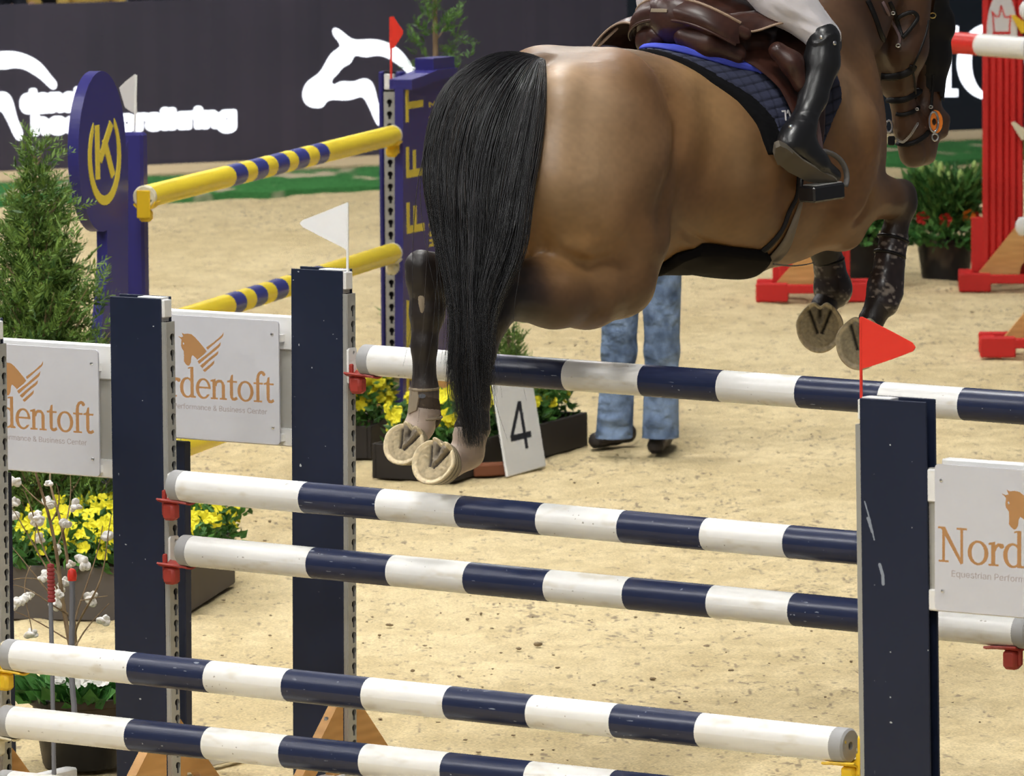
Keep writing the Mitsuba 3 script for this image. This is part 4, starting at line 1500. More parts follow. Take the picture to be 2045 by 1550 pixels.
# ================================================================== red fence at right, potted plants
def red_stand(label, px, py_ground, ang, h, slats=4, emblem=False, off=0.0, brace_x=(-1, 1)):
    o = G(px, py_ground)
    x = np.array([math.cos(ang), math.sin(ang), 0])
    M = fr(o, x, np.cross(ZU, x), ZU)
    k = thing('jump_stand', label, 'jump stand')
    return k, M


def red_base(k, M, w0, w1, dep=.14):
    """low frame of two long bars with raised ends; x across the picture, y away"""
    for y in (-dep, dep):
        add('base_bar', tm(cbox(w0, w1, y - .035, y + .035, .05, .105, .006), M), 'red_paint', k)
        for xx_ in (w0, w1 - .20):
            add('base_foot', tm(cbox(xx_, xx_ + .20, y - .036, y + .036, 0, .115, .008), M), 'red_paint', k)
    add('base_bar', tm(cbox(w0 + .02, w0 + .09, -dep, dep, .05, .10), M), 'red_paint', k)


def red_brace(k, M, xb, xt, zt, y, t=.045):
    s = 1 if xt > xb else -1
    poly = sg.Polygon([(xb, .10), (xt - s * .02, zt), (xt + s * .05, zt - .02), (xt + s * .05, zt - .16), (xb + s * .34, .24), (xb + s * .27, .15), (xb + s * .26, .10)])
    R = np.eye(4)
    R[:3, :3] = np.array([[1.0, 0, 0], [0, 0, 1], [0, 1, 0]])
    R[:3, 3] = [0, y, 0]
    add('brace', tm(extr(poly, t), M @ R), 'wood', k, label='pale wooden brace')


# stand behind the horse's forelegs
k, M = red_stand('red stand with wooden braces behind the horse\'s forelegs', 1620, 598, -.06, 1.2)
red_base(k, M, -.34, .36)
for i, xs in enumerate((-.155, -.05, .055, .16)):
    add('slat', tm(cbox(xs - .045, xs + .045, .02, .05, .06, 1.5, .006), M), 'red_paint', k)
add('cross_board', tm(cbox(-.24, .24, .05, .075, .10, .42, .006), M), 'red_paint', k)
red_brace(k, M, -.22, .08, .42, -.06)
red_brace(k, M, .26, .02, .42, -.06)

# tall stand at the right edge with the crown emblem
k, M = red_stand('tall red slatted stand with a white crown emblem, at the top right edge', 2010, 578, -.06, 2.0)
red_base(k, M, -.30, .55)
for i, (a, b_) in enumerate(((-.150, -.107), (-.105, -.062), (-.060, -.020), (-.018, .022), (.024, .062), (.064, .105))):
    add('slat', tm(cbox(a, b_, .02 + .010 * (i % 2), .055 + .010 * (i % 2), .06, 2.15, .010), M), 'red_paint', k)
add('cross_board', tm(cbox(-.22, .30, .07, .095, .10, .45, .006), M), 'red_paint', k)
add('cross_board', tm(cbox(-.15, .105, .062, .08, .40, 2.15, .004), M), 'red_paint', k)
red_brace(k, M, -.18, .12, .45, -.05)
emb = so.unary_union([_ell(0, 0, .095, .26).intersection(sg.box(-1, 0, 1, 1)), sg.box(-.095, -.10, .095, .01)])
pc = onplane(2001, 66, M[:3, 3] + M[:3, 1] * .0, -M[:3, 1])
Me = fr(pc + M[:3, 1] * .018, M[:3, 0], ZU, -M[:3, 1])
e_ = add('emblem', extr(emb, .012, Me), 'pale_paint', k, label='pale rounded board with a red crown outline')
cr_ = so.unary_union([sg.LineString([(-.050, .0), (-.055, .10), (-.062, .135), (-.035, .10), (-.018, .105), (-.005, .17), (.018, .10), (.042, .098), (.055, .11), (.050, .07), (.046, .0)]).buffer(.005),
                      sg.LineString([(-.050, .0), (.046, .0)]).buffer(.009)])
add('crown', extr(cr_, .004, Me, .011), 'red_paint', e_, label='red crown outline')
sc_ = onplane(2041, 300, M[:3, 3], -M[:3, 1])
add('perforated_strip', tm(cbox(.118, .150, -.01, .03, .05, 2.1), M), 'steel', k)
RK, RM = k, M

for lb, yy, col in (('yellow jump cup at the top right corner on the crown stand', 45, 'yellow_plastic'), ('cream jump cup on the crown stand right of the slats, at half height', 258, 'cream_plastic')):
    c_ = thing('jump_cup', lb, 'jump cup')
    pz = onplane(2040, yy, M[:3, 3], -M[:3, 1])
    Mq = fr(pz - M[:3, 1] * .03, M[:3, 0], M[:3, 1], ZU)
    add('cradle', tm(extr(sg.Polygon([(-.06, .04), (-.045, .045), (.0, .01), (.06, .0), (.07, -.05), (.0, -.06), (-.03, -.01)]).buffer(.004), .06), Mq @ fr([0, -.03, 0], [1, 0, 0], [0, 0, 1], [0, 1, 0])), col, c_, smooth=40)
b1 = thing('ball_knob', 'white round pole end beside the crown stand\'s brace', 'pole end')
add('knob', tm(lathe([(0, -.06), (.04, -.055), (.062, -.02), (.062, .02), (.04, .055), (0, .06)], 24), fr(PS(2048, 452, 326), R0, [0, 1, 0], ZU)), 'white_paint', b1, smooth=True)

rp = pole('red_pole', 'thick red and white pole at the top right, running behind the horse\'s head', PS(1650, 66, 326), PS(2058, 97, 338), .066, [1958, 2200], 0, 'red_pole_paint', None, 0, 'white_paint', .02)
b2 = thing('ball_knob', 'white round pole end in the top right corner above the red pole', 'pole end')
add('knob', tm(lathe([(0, -.06), (.04, -.055), (.062, -.02), (.062, .02), (.04, .055), (0, .06)], 24), fr(PS(2056, 20, 330), R0, [0, 1, 0], ZU)), 'white_paint', b2, smooth=True)

# third stand, mostly outside the frame
k, M = red_stand('red base with a wooden brace at the right edge, lower than the crown stand', 2075, 708, -.05, 1.2)
red_base(k, M, -.335, .5)
red_brace(k, M, -.20, .22, .58, -.06)
for i, xs in enumerate((.05, .16, .27)):
    add('slat', tm(cbox(xs - .045, xs + .045, .02, .05, .06, 1.5, .006), M), 'red_paint', k)


def potted(label, px, py, s, w, h, ph, seed, flowers):
    global rng
    keep, rng = rng, np.random.default_rng(seed)
    k = thing('potted_plant', label, 'potted plant')
    o = G(px, py)
    M = fr(o, R0, [0, 1, 0], ZU)
    r0, r1 = w * .43, w * .55
    add('pot', tm(lathe([(0, 0), (r0, 0), (r1 - .01, h - .03), (r1 + .008, h - .025), (r1 + .008, h), (r1 - .012, h), (r1 - .015, h - .03), (0, h - .03)], 36), M), 'pot_black', k, smooth=40)
    n = 1500
    a = rng.random(n) * 6.283
    t = rng.random(n)
    R_ = (r1 * 1.10) * (.4 + .75 * np.sqrt(t)) * np.sqrt(rng.random(n))
    pos = o + np.stack([R_ * np.cos(a), R_ * np.sin(a), h + .02 + (ph - .10) * t], 1)
    d = np.stack([np.cos(a) * .6, np.sin(a) * .6, .5 + .7 * rng.random(n)], 1) + rng.normal(size=(n, 3)) * .35
    m, c = leaves(pos, d, .115, .26, (.02, .09, .02), (.11, .27, .06))
    add('foliage', m, 'leaf', k, color=c, kind='stuff', label='narrow green leaves')
    n = 300
    a = rng.random(n) * 6.283
    pos = o + np.stack([r1 * 1.05 * np.cos(a), r1 * 1.05 * np.sin(a), h - .05 + .14 * rng.random(n)], 1)
    m, c = leaves(pos, np.stack([np.cos(a), np.sin(a), .4 + 0 * a], 1) + rng.normal(size=(n, 3)) * .5, .075, .6, (.03, .13, .03), (.13, .33, .08))
    add('foliage', m, 'leaf', k, color=c, kind='stuff', label='low green leaves at the rim')
    st = []
    for i in range(12):
        a_ = rng.random() * 6.283
        st.append(tube([o + ZU * h, o + np.array([.1 * math.cos(a_), .1 * math.sin(a_), h + ph * .5]), o + np.array([.2 * math.cos(a_), .2 * math.sin(a_), h + ph * .98])], [.006, .005, .003], 5))
    add('stems', st, 'leaf', k, kind='stuff', color=np.tile([.10, .25, .05], (sum(len(x_.vertices) for x_ in st), 1)))
    for i in range(9):
        a_ = rng.random() * 6.283
        p = o + np.array([.19 * math.cos(a_), .19 * math.sin(a_), h + ph * rng.uniform(.85, 1.02)])
        bud = lathe([(0, -.05), (.018, -.02), (.022, .015), (.012, .05), (0, .06)], 10)
        add('bud', tm(bud, fr(p, R0, [0, 1, 0], ZU)), 'leaf', k, smooth=True, color=np.tile([.38, .55, .16], (len(bud.vertices), 1)))
    for kind, cnt in flowers:
        for i in range(cnt):
            a_ = -math.pi / 2 + rng.uniform(-1.5, 1.5)
            rep('flower', {**FLW[kind], 'to_world': T(fr(o + np.array([r1 * 1.06 * math.cos(a_), r1 * 1.06 * math.sin(a_), h + .06 + .09 * rng.random()]), R0 * .042, ZU * .042, np.array([0, -.042, 0])))}, k)
    rng = keep


potted('black pot of tall green lilies with red and orange blooms, left of the crown stand', 1888, 556, 318, .35, .265, .44, 21, [('red', 5), ('orange', 2)])
potted('black pot with low greenery behind the horse\'s forelegs', 1716, 560, 318, .36, .29, .30, 22, [])

# ================================================================== the horse
HX = unit(np.array([0.66, 0.751, 0]))         # heading: to the right and away
HR = np.array([HX[1], -HX[0], 0])             # its right side, turned to the camera
HO = P(1110, 290, 19.1)


def Q(px, py, r=0.0):
    return onplane(px, py, HO + HR * r, HR)


def H(f, r, u):
    return HO + HX * f + HR * r + ZU * u


def loc(p):
    q = np.asarray(p) - HO
    return np.stack([q @ HX, q @ HR, q[..., 2]], -1)


AX = np.stack([HX, HR, ZU])
# trunk sections: pixel column on the median plane, back line, belly line, half width
ST = [(1052, 165, 395, .17), (1085, 118, 440, .235), (1130, 99, 500, .272), (1190, 93, 540, .285), (1250, 97, 540, .275), (1310, 110, 530, .272), (1370, 113, 530, .292),
      (1430, 100, 537, .308), (1500, 75, 538, .305), (1560, 55, 525, .288), (1610, 50, 500, .262), (1655, 70, 470, .225), (1690, 130, 420, .17)]
sta = []
for px, yt, yb, w in ST:
    a, b = loc(Q(px, yt)), loc(Q(px, yb))
    sta.append(((a[0] + b[0]) / 2, (a[2] + b[2]) / 2, w, (a[2] - b[2]) / 2))
sta = np.array(sta)


def loft_at(f):
    from scipy.interpolate import PchipInterpolator
    return [PchipInterpolator(sta[:, 0], sta[:, i], extrapolate=True)(np.clip(f, sta[0, 0], sta[-1, 0])) for i in (1, 2, 3)]


def trunk_field(F_, k=.05):
    g = np.meshgrid(*F_.ax, indexing='ij', sparse=True)
    q = [g[i] - np.float32(HO[i]) for i in range(3)]
    f = (q[0] * np.float32(HX[0]) + q[1] * np.float32(HX[1]))
    r = (q[0] * np.float32(HR[0]) + q[1] * np.float32(HR[1]))
    u = q[2]
    tab = np.linspace(sta[0, 0], sta[-1, 0], 200)
    uc, a, b = loft_at(tab)
    ff = f.ravel()
    fc = np.clip(ff, tab[0], tab[-1])
    UC, A_, B_ = (np.interp(fc, tab, x).reshape(f.shape).astype(np.float32) for x in (uc, a, b))
    over = np.maximum(np.maximum(tab[0] - f, f - tab[-1]), 0).astype(np.float32)
    ar, au = np.abs(r) / A_, np.abs(u - UC) / B_
    m = 2.25
    rad = (ar ** m + au ** m) ** (1 / m)
    d = (rad - 1) * np.minimum(A_, B_)
    d = np.where(over > 0, np.sqrt(np.maximum(d, 0) ** 2 + over ** 2) + np.minimum(d, 0) * .0 - .0, d)
    F_.mix((slice(None),) * 3, d.astype(np.float32), k, 'u')


BAY = (.178, .087, .034)
GOLD = (.25, .125, .042)
LIT_RUMP = (.270, .165, .085)  # rump lighter than the bay coat: its lit look is in the colour
DARK = (.085, .045, .024)
BLK = (.016, .012, .011)
hc = []                                       # (a, b, ra, rb, k, colour a, colour b)


def hb(a, b, ra, rb, k=.04, ca=BAY, cb=None):
    hc.append((np.asarray(a), np.asarray(b), ra, rb, k, np.array(ca), np.array(cb if cb is not None else ca)))


def both(fn):
    for s in (1, -1):
        fn(s)


# quarters: right side from the picture, left side mirrored across the median plane
def quarter(s):
    q = lambda px, py, r: H(*(loc(Q(px, py, r)) * [1, s, 1]))
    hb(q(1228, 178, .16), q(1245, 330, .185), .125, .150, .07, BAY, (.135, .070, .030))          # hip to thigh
    hb(q(1242, 330, .185), q(1250, 470, .195), .158, .132, .06, (.135, .070, .030))  # outer thigh darkened, its shade put into the coat colour
    hb(q(1125, 230, .12), q(1105, 360, .135), .15, .155, .07, LIT_RUMP)           # rump and buttock
    hb(q(1105, 360, .135), q(1128, 470, .15), .155, .125, .06, LIT_RUMP, GOLD)
    hb(q(1185, 260, .16), q(1180, 430, .175), .155, .150, .06, BAY)
    return q


quarter(-1)
q = quarter(1)
# right hind leg
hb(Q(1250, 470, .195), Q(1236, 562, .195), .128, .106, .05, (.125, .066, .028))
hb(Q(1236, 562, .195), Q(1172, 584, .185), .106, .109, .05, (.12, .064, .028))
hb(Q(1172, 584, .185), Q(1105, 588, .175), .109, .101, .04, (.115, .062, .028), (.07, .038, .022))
hb(Q(1105, 588, .175), Q(1010, 592, .16), .101, .074, .04, (.07, .038, .022), BLK)
hb(Q(1120, 540, .165), Q(985, 553, .155), .052, .040, .04, DARK, BLK)         # tendon to the point of the hock
hb(Q(1004, 595, .16), Q(980, 632, .155), .068, .061, .03, BLK)
hb(Q(972, 548, .155), Q(950, 610, .155), .040, .045, .03, BLK)
hb(Q(978, 632, .155), Q(962, 705, .15), .058, .044, .03, BLK)
hb(Q(958, 700, .15), Q(950, 800, .15), .041, .040, .03, BLK)
hb(Q(950, 800, .15), Q(945, 850, .15), .041, .050, .03, BLK)
WHT = (.46, .36, .29)
hb(Q(938, 872, .15), Q(935, 905, .145), .054, .047, .02, WHT)
hb(Q(935, 905, .145), Q(900, 925, .125), .047, .048, .02, WHT)
# left hind leg
hb(H(*(loc(Q(1262, 470, .195)) * [1, -1, 1])), Q(1040, 572, -.17), .115, .085, .05, BAY)
hb(Q(1040, 572, -.17), Q(930, 570, -.15), .085, .075, .05, DARK, BLK)
hb(Q(930, 570, -.15), Q(858, 565, -.15), .075, .060, .04, BLK)
hb(Q(930, 535, -.15), Q(842, 528, -.15), .045, .042, .03, BLK)
hb(Q(838, 533, -.15), Q(836, 560, -.15), .044, .040, .03, BLK)
hb(Q(856, 560, -.15), Q(853, 625, -.15), .060, .052, .03, BLK)
hb(Q(853, 625, -.15), Q(847, 690, -.15), .050, .037, .03, BLK)
hb(Q(847, 690, -.15), Q(848, 780, -.15), .037, .0385, .03, BLK)
hb(Q(848, 780, -.15), Q(850, 820, -.15), .039, .046, .03, BLK)
hb(Q(845, 828, -.15), Q(838, 852, -.155), .048, .044, .02, WHT)
hb(Q(838, 852, -.155), Q(822, 872, -.165), .044, .046, .02, WHT)
# shoulders, chest, forelegs
for s in (1, -1):
    q = lambda px, py, r: H(*(loc(Q(px, py, r)) * [1, s, 1]))
    hb(q(1580, 150, .14), q(1678, 270, .185), .13, .120, .07, BAY)
    hb(q(1678, 270, .185), q(1682, 400, .18), .116, .103, .06, BAY)
    hb(q(1650, 300, .17), q(1640, 420, .17), .13, .105, .06, BAY)
    hb(q(1640, 420, .17), q(1682, 452, .17), .095, .072, .05, BAY)
hb(Q(1668, 150, .06), Q(1680, 330, .08), .13, .115, .07, BAY)
hb(Q(1690, 420, .17), Q(1684, 462, .17), .075, .055, .04, DARK)                # elbow hanging down
hb(Q(1712, 395, .175), Q(1770, 395, .175), .092, .064, .04, BAY, DARK)         # right forearm, knee
hb(Q(1770, 395, .175), Q(1798, 390, .175), .064, .048, .03, DARK, BLK)
hb(Q(1799, 388, .175), Q(1800, 410, .175), .046, .046, .03, BLK)
hb(Q(1800, 410, .175), Q(1785, 470, .17), .046, .040, .03, BLK)
hb(Q(1785, 470, .17), Q(1765, 565, .165), .038, .040, .03, BLK)
hb(Q(1765, 565, .165), Q(1762, 600, .165), .040, .050, .03, BLK)
hb(Q(1758, 605, .165), Q(1740, 640, .15), .042, .045, .03, BLK)
lf = H(*(loc(Q(1690, 420, .17)) * [1, -1, 1]))
hb(lf, Q(1640, 470, -.15), .10, .062, .04, BAY, BLK)
hb(Q(1640, 462, -.15), Q(1648, 500, -.15), .055, .048, .03, BLK)
hb(Q(1648, 500, -.15), Q(1664, 580, -.15), .044, .050, .03, BLK)
hb(Q(1664, 580, -.15), Q(1645, 612, -.155), .042, .045, .03, BLK)
# neck and head
NB = (.078, .038, .019)  # neck darkened: the rider's shade on it is in the coat colour
HD = (.072, .034, .018)
hb(Q(1600, 105), Q(1690, 40), .195, .130, .06, (.09, .045, .02), NB)
hb(Q(1690, 55), Q(1770, -80), .128, .105, .05, NB, HD)
hb(Q(1650, 20), Q(1760, -120), .10, .09, .05, NB, HD)
hb(Q(1780, -100), Q(1832, -15), .085, .088, .05, HD)
for s in (1, -1):
    hb(Q(1790, -10, 0) + HR * .045 * s, Q(1783, 95, 0) + HR * .048 * s, .085, .080, .04, NB, HD)
    hb(Q(1783, 95, 0) + HR * .048 * s, Q(1790, 165, 0) + HR * .035 * s, .072, .040, .04, HD)
    hb(Q(1868, 238, 0) + HR * .028 * s, Q(1868, 262, 0) + HR * .024 * s, .030, .026, .015, HD)
    hb(Q(1852, 40, 0) + HR * .062 * s, Q(1856, 55, 0) + HR * .060 * s, .034, .03, .03, HD)
hb(Q(1838, -10), Q(1850, 110), .082, .070, .04, HD)
hb(Q(1850, 110), Q(1846, 230), .066, .052, .04, HD)
hb(Q(1795, 165), Q(1812, 250), .045, .045, .04, HD)
hb(Q(1846, 230), Q(1836, 300), .056, .050, .03, HD, DARK)
hb(Q(1815, 255), Q(1822, 308), .050, .046, .03, HD, DARK)
hb(Q(1852, 258), Q(1848, 308), .045, .038, .02, HD, DARK)
for s in (1, -1):
    hb(Q(1790, -110) + HR * .05 * s, Q(1800, -160) + HR * .06 * s, .026, .008, .02, DARK)   # ears
# dock of the tail
hb(Q(1078, 135), H(*(loc(Q(1078, 135)) + [-.16, -.03, .0])), .05, .035, .03, DARK)


def build_horse():
    pts = np.array([x for c in hc for x in (c[0], c[1])] + [H(f, s * .32, u) for f in (sta[0, 0], sta[-1, 0]) for s in (1, -1) for u in (-.45, .4)])
    F_ = Field(pts.min(0) - .2, pts.max(0) + .2, .0092)
    trunk_field(F_)
    for a, b, ra, rb, k, ca, cb in hc:
        F_.cone(a, b, ra, rb, k)
    # hollows: flank, throat groove, croup dimple, thigh furrow
    def groove(pts, r, k=.03):
        for a, b in zip(pts[:-1], pts[1:]):
            F_.cone(a, b, r, r, k, 's')
    return F_


F_ = build_horse()
hm = F_.mesh()


def raise_at(mesh, px, py):
    """first hit of the picture ray with the mesh"""
    loc_, idx, tri = mesh.ray.intersects_location([C0], [ray(px, py)], multiple_hits=False)
    return (loc_[0], mesh.face_normals[tri[0]]) if len(loc_) else (None, None)


def bumps(mesh, items):
    """soft ridges (+) and furrows (-) along surface lines: (pixel polyline, width m, height m)"""
    v = np.array(mesh.vertices)
    n = np.array(mesh.vertex_normals)
    disp = np.zeros(len(v))
    for line, w, h in items:
        p = [raise_at(mesh, x, y)[0] for x, y in line]
        p = [x for x in p if x is not None]
        if len(p) < 2:
            continue
        p = spline(p, 40) if len(p) > 2 else np.linspace(p[0], p[1], 40)
        near = np.where(((v > p.min(0) - 3 * w) & (v < p.max(0) + 3 * w)).all(1))[0]
        d2 = ((v[near][:, None] - p[None]) ** 2).sum(-1)
        t = d2.argmin(1) / 39.0
        g = np.exp(-d2.min(1) / (2 * w * w)) * np.clip(np.minimum(t, 1 - t) * 5, .15, 1)
        disp[near] += h * g
    mesh.vertices = v + n * disp[:, None]
    return mesh


bumps(hm, [
    ([(1305, 125), (1345, 190), (1358, 270), (1345, 350), (1325, 430), (1312, 520)], .030, -.022),     # edge of the thigh against the flank
    ([(1380, 150), (1425, 230), (1420, 320), (1390, 400)], .045, -.014),                              # flank hollow
    ([(1350, 440), (1400, 480), (1470, 500)], .012, -.007), ([(1340, 470), (1400, 500), (1460, 515)], .012, .006),
    ([(1170, 120), (1175, 210), (1165, 330), (1180, 420)], .035, -.010),                              # furrow down the quarter
    ([(1120, 140), (1115, 240)], .03, .004),
    ([(1160, 340), (1230, 380), (1290, 360)], .04, .006), ([(1180, 440), (1215, 480), (1250, 500)], .02, -.007), ([(1150, 480), (1180, 510), (1230, 545)], .02, .006),
        ([(1100, 500), (1160, 530), (1230, 520)], .024, -.008), ([(1110, 478), (1150, 492), (1190, 505)], .014, .002),
    ([(1010, 560), (1080, 550), (1150, 560)], .018, -.006), ([(1040, 612), (1120, 620), (1200, 615)], .022, .003),
    ([(1590, 440), (1570, 400), (1590, 330)], .03, -.010),                                            # behind the elbow
    ([(1700, 160), (1712, 240), (1740, 330)], .030, -.012), ([(1650, 150), (1680, 220), (1690, 300)], .04, .010),
    ([(1745, 370), (1735, 410), (1700, 450)], .012, -.010), ([(1760, 400), (1790, 410)], .01, .004),
    ([(1470, 230), (1490, 320), (1470, 420)], .03, .005), ([(1520, 260), (1530, 350)], .025, -.004),
    ([(965, 560), (985, 600), (1000, 640)], .010, -.008), ([(955, 640), (952, 720)], .008, .004), ([(978, 640), (972, 760)], .007, -.006),
    ([(1750, 60), (1775, 110), (1790, 150)], .012, .006), ([(1800, 60), (1815, 140), (1825, 210)], .010, -.006),
    ([(1840, 275), (1852, 310), (1840, 330)], .006, -.006),
])


def horse_colour(v):
    base = np.zeros((len(v), 3))
    wsum = np.zeros(len(v))
    L = loc(v)
    uc, a, b = loft_at(L[:, 0])
    d = ((np.abs(L[:, 1]) / a) ** 2.2 + (np.abs(L[:, 2] - uc) / b) ** 2.2) ** (1 / 2.2)
    d = (d - 1) * np.minimum(a, b) + np.maximum(np.maximum(sta[0, 0] - L[:, 0], L[:, 0] - sta[-1, 0]), 0)
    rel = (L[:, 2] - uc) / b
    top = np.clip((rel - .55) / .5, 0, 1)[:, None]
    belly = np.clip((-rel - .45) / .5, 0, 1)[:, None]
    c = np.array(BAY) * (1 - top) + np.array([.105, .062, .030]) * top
    c = c * (1 - belly * .7) + np.array([.150, .080, .030]) * belly * .7  # underside shade painted into the coat colour
    w = np.exp(-np.maximum(d, -.02) / .018)
    base += c * w[:, None]
    wsum += w
    for a_, b_, ra, rb, k, ca, cb in hc:
        ab = b_ - a_
        t = np.clip((v - a_) @ ab / (ab @ ab + 1e-12), 0, 1)
        d = np.linalg.norm(v - a_ - t[:, None] * ab, axis=1) - (ra + t * (rb - ra))
        w = np.exp(-np.maximum(d, -.02) / .018)
        base += (ca + t[:, None] * (cb - ca)) * w[:, None]
        wsum += w
    c = base / (wsum[:, None] + 1e-12)
    n1 = meshkit.fbm(v * 5.5, 3, 2)[:, None] - .5
    n2 = meshkit.noise(v * 70, 5)[:, None] - .5
    n3 = meshkit.fbm(v * np.array([16, 16, 7.0]), 2, 8)[:, None] - .5
    c = c * (1 + .40 * n1 + .14 * n2 + .42 * n3) + np.array([.02, .012, .004]) * n1
    # golden tan hair in the folds, plus highlights painted on rump, flank and shoulder
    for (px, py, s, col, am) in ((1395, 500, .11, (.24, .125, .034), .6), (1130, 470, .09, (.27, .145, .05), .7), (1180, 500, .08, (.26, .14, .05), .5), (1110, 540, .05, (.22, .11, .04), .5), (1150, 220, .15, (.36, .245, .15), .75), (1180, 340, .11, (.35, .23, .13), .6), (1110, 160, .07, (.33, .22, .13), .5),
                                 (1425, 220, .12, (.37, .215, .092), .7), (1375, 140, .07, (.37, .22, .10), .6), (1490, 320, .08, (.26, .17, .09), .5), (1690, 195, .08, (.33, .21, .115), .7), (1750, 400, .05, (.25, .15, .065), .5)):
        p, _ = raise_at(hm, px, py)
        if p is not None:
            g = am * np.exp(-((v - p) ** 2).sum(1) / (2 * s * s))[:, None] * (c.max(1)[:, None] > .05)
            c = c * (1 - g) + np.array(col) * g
    e = hm.edges_unique
    for _ in range(10):
        acc, cnt = c.copy(), np.ones((len(c), 1))
        np.add.at(acc, e[:, 0], c[e[:, 1]])
        np.add.at(acc, e[:, 1], c[e[:, 0]])
        np.add.at(cnt, e[:, 0], 1)
        np.add.at(cnt, e[:, 1], 1)
        c = acc / cnt
    c = c * (1 + .16 * n2)
    return np.clip(c, .004, .9)


horse = thing('horse', 'bay horse with black tail jumping over the blue and white fence, seen from behind', 'horse')
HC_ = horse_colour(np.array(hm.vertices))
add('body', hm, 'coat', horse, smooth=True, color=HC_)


# ------------------------------------------------------------------ hooves
def hoof(c_px, toe_px, r, width, length, tilt, twist, colours, heel_h=.055, name='hoof', label=None, depth=.082, fwd=.055):
    """c_px: centre of the sole in the picture; toe_px: image direction of the toe; tilt/twist: turn of the sole from facing the camera"""
    c = Q(c_px[0], c_px[1], r)
    c = c - unit(c - C0) * fwd
    back = -unit(c - C0)
    toe = unit(RV * toe_px[0] + DV * toe_px[1])
    sidev = unit(np.cross(toe, back))
    # rotate the sole's normal: twist about the toe axis, tilt about the side axis
    nrm = unit(back * math.cos(twist) + sidev * math.sin(twist))
    side = unit(np.cross(toe, nrm))
    nrm2 = unit(nrm * math.cos(tilt) + toe * math.sin(tilt))
    toe2 = unit(np.cross(nrm2, side))
    if toe2 @ toe < 0:
        toe2 = -toe2
    side = unit(np.cross(toe2, nrm2))
    M = fr(c, side, toe2, nrm2)
    nth, nr_ = 96, 30
    th = np.linspace(0, 2 * np.pi, nth, endpoint=False)
    def outline(t):
        x, y = np.cos(t), np.sin(t)
        w = np.where(y > 0, 1.0, 1 - .30 * (-y) ** 1.6)
        yy = np.where(y > 0, y, y * .86)
        notch = np.exp(-((t - 1.5 * np.pi) / .28) ** 2) * .22
        return width / 2 * x * w, length / 2 * (yy + notch)
    ox, oy = outline(th)
    rho = np.linspace(0, 1, nr_)
    X, Y = rho[:, None] * ox, rho[:, None] * oy
    ax_, ay_ = X / (width / 2), Y / (length / 2)
    z = -.010 * (1 - np.clip(rho[:, None], 0, .8) / .8) ** .8 * np.ones_like(X)           # concave sole
    z -= .003 * np.exp(-((rho[:, None] - .80) / .035) ** 2)                               # white line
    z += .004 * np.clip((rho[:, None] - .84) / .1, 0, 1) - .003 * np.clip((rho[:, None] - .96) / .04, 0, 1)
    apex, base = .28, -.80
    q = np.clip((apex - ay_) / (apex - base), 0, 1)
    hw = .05 + .50 * q
    infrog = np.clip((hw - np.abs(ax_)) / .10, 0, 1) * (ay_ < apex) * (ay_ > base - .2)
    z += infrog * .011 * (.4 + .6 * q)
    coll = np.exp(-((np.abs(ax_) - hw - .05) / .075) ** 2) * (ay_ < apex + .05)
    z -= coll * .014 * (.35 + .65 * q)
    cleft = np.exp(-(ax_ / .10) ** 2) * np.clip((q - .25) / .3, 0, 1)
    z -= cleft * .012
    P3 = np.stack([X, Y, z], -1)
    nz = meshkit.fbm(np.stack([X * 130, Y * 130, X * 0 + c_px[0]], -1), 3, 3) - .5
    P3[..., 2] += nz * .005 * (rho[:, None] < .97)
    wallc, solec, frogc, darkc = (np.array(x) for x in colours)
    col = np.broadcast_to(solec, P3.shape).copy()
    col = col * (1 - infrog[..., None]) + frogc * infrog[..., None]
    dk = np.clip(coll * 1.1 + cleft, 0, 1)[..., None]
    col = col * (1 - dk) + darkc * dk
    rimw = np.clip((rho[:, None] - .78) / .06, 0, 1)[..., None] * np.ones_like(col)
    col = col * (1 - rimw) + wallc * 1.08 * rimw
    col *= 1 + .75 * nz[..., None]
    rows, cols = [P3.reshape(-1, 3)], [col.reshape(-1, 3)]
    # wall up to the coronet, narrower; bulges of the heel
    steps = 10
    for i in range(1, steps + 1):
        s = i / steps
        hgt = (depth * (.5 + .5 * (np.sin(th) * .5 + .5)) + .010) * s
        k = 1.0 - .20 * s + .015 * math.sin(s * 3.1)
        ring = np.stack([ox * k, oy * k - .012 * s + .0 * th, -hgt], -1)
        ring[:, :2] *= (1 + .012 * np.sin(s * 25) * (s < .95))
        rows.append(ring)
        stripe = .5 + .5 * np.sin(s * 19 + 1.0)
        wc = wallc * (.30 + .62 * stripe) * (1 - .25 * s) if s > .10 else wallc
        if s > .82:
            wc = np.array([.46, .38, .27])
        cols.append(np.broadcast_to(wc, (nth, 3)) * (1 + .3 * (meshkit.noise(np.stack([th * 3, th * 0 + s * 9, th * 0], -1), 4)[:, None] - .5)))
    top = np.array([[0, -.01, -(depth + .012)]])
    rows.append(top)
    cols.append(np.array([[.4, .3, .2]]))
    v = np.vstack(rows)
    f = []
    tot = nr_ + steps
    i, j = np.meshgrid(np.arange(tot - 1), np.arange(nth), indexing='ij')
    i, j = i.ravel(), j.ravel()
    a, b, cc, d = i * nth + j, i * nth + (j + 1) % nth, (i + 1) * nth + (j + 1) % nth, (i + 1) * nth + j
    f = np.vstack([np.stack([a, d, cc], 1), np.stack([a, cc, b], 1)])
    lr = (tot - 1) * nth
    jj = np.arange(nth)
    f = np.vstack([f, np.stack([lr + jj, jj * 0 + tot * nth, lr + (jj + 1) % nth], 1)])
    m = trimesh.Trimesh(v, f, process=False)
    m.apply_transform(M)
    add(name, m, 'hoof', horse, smooth=True, color=np.clip(np.vstack(cols), .003, .95), label=label)
    return M


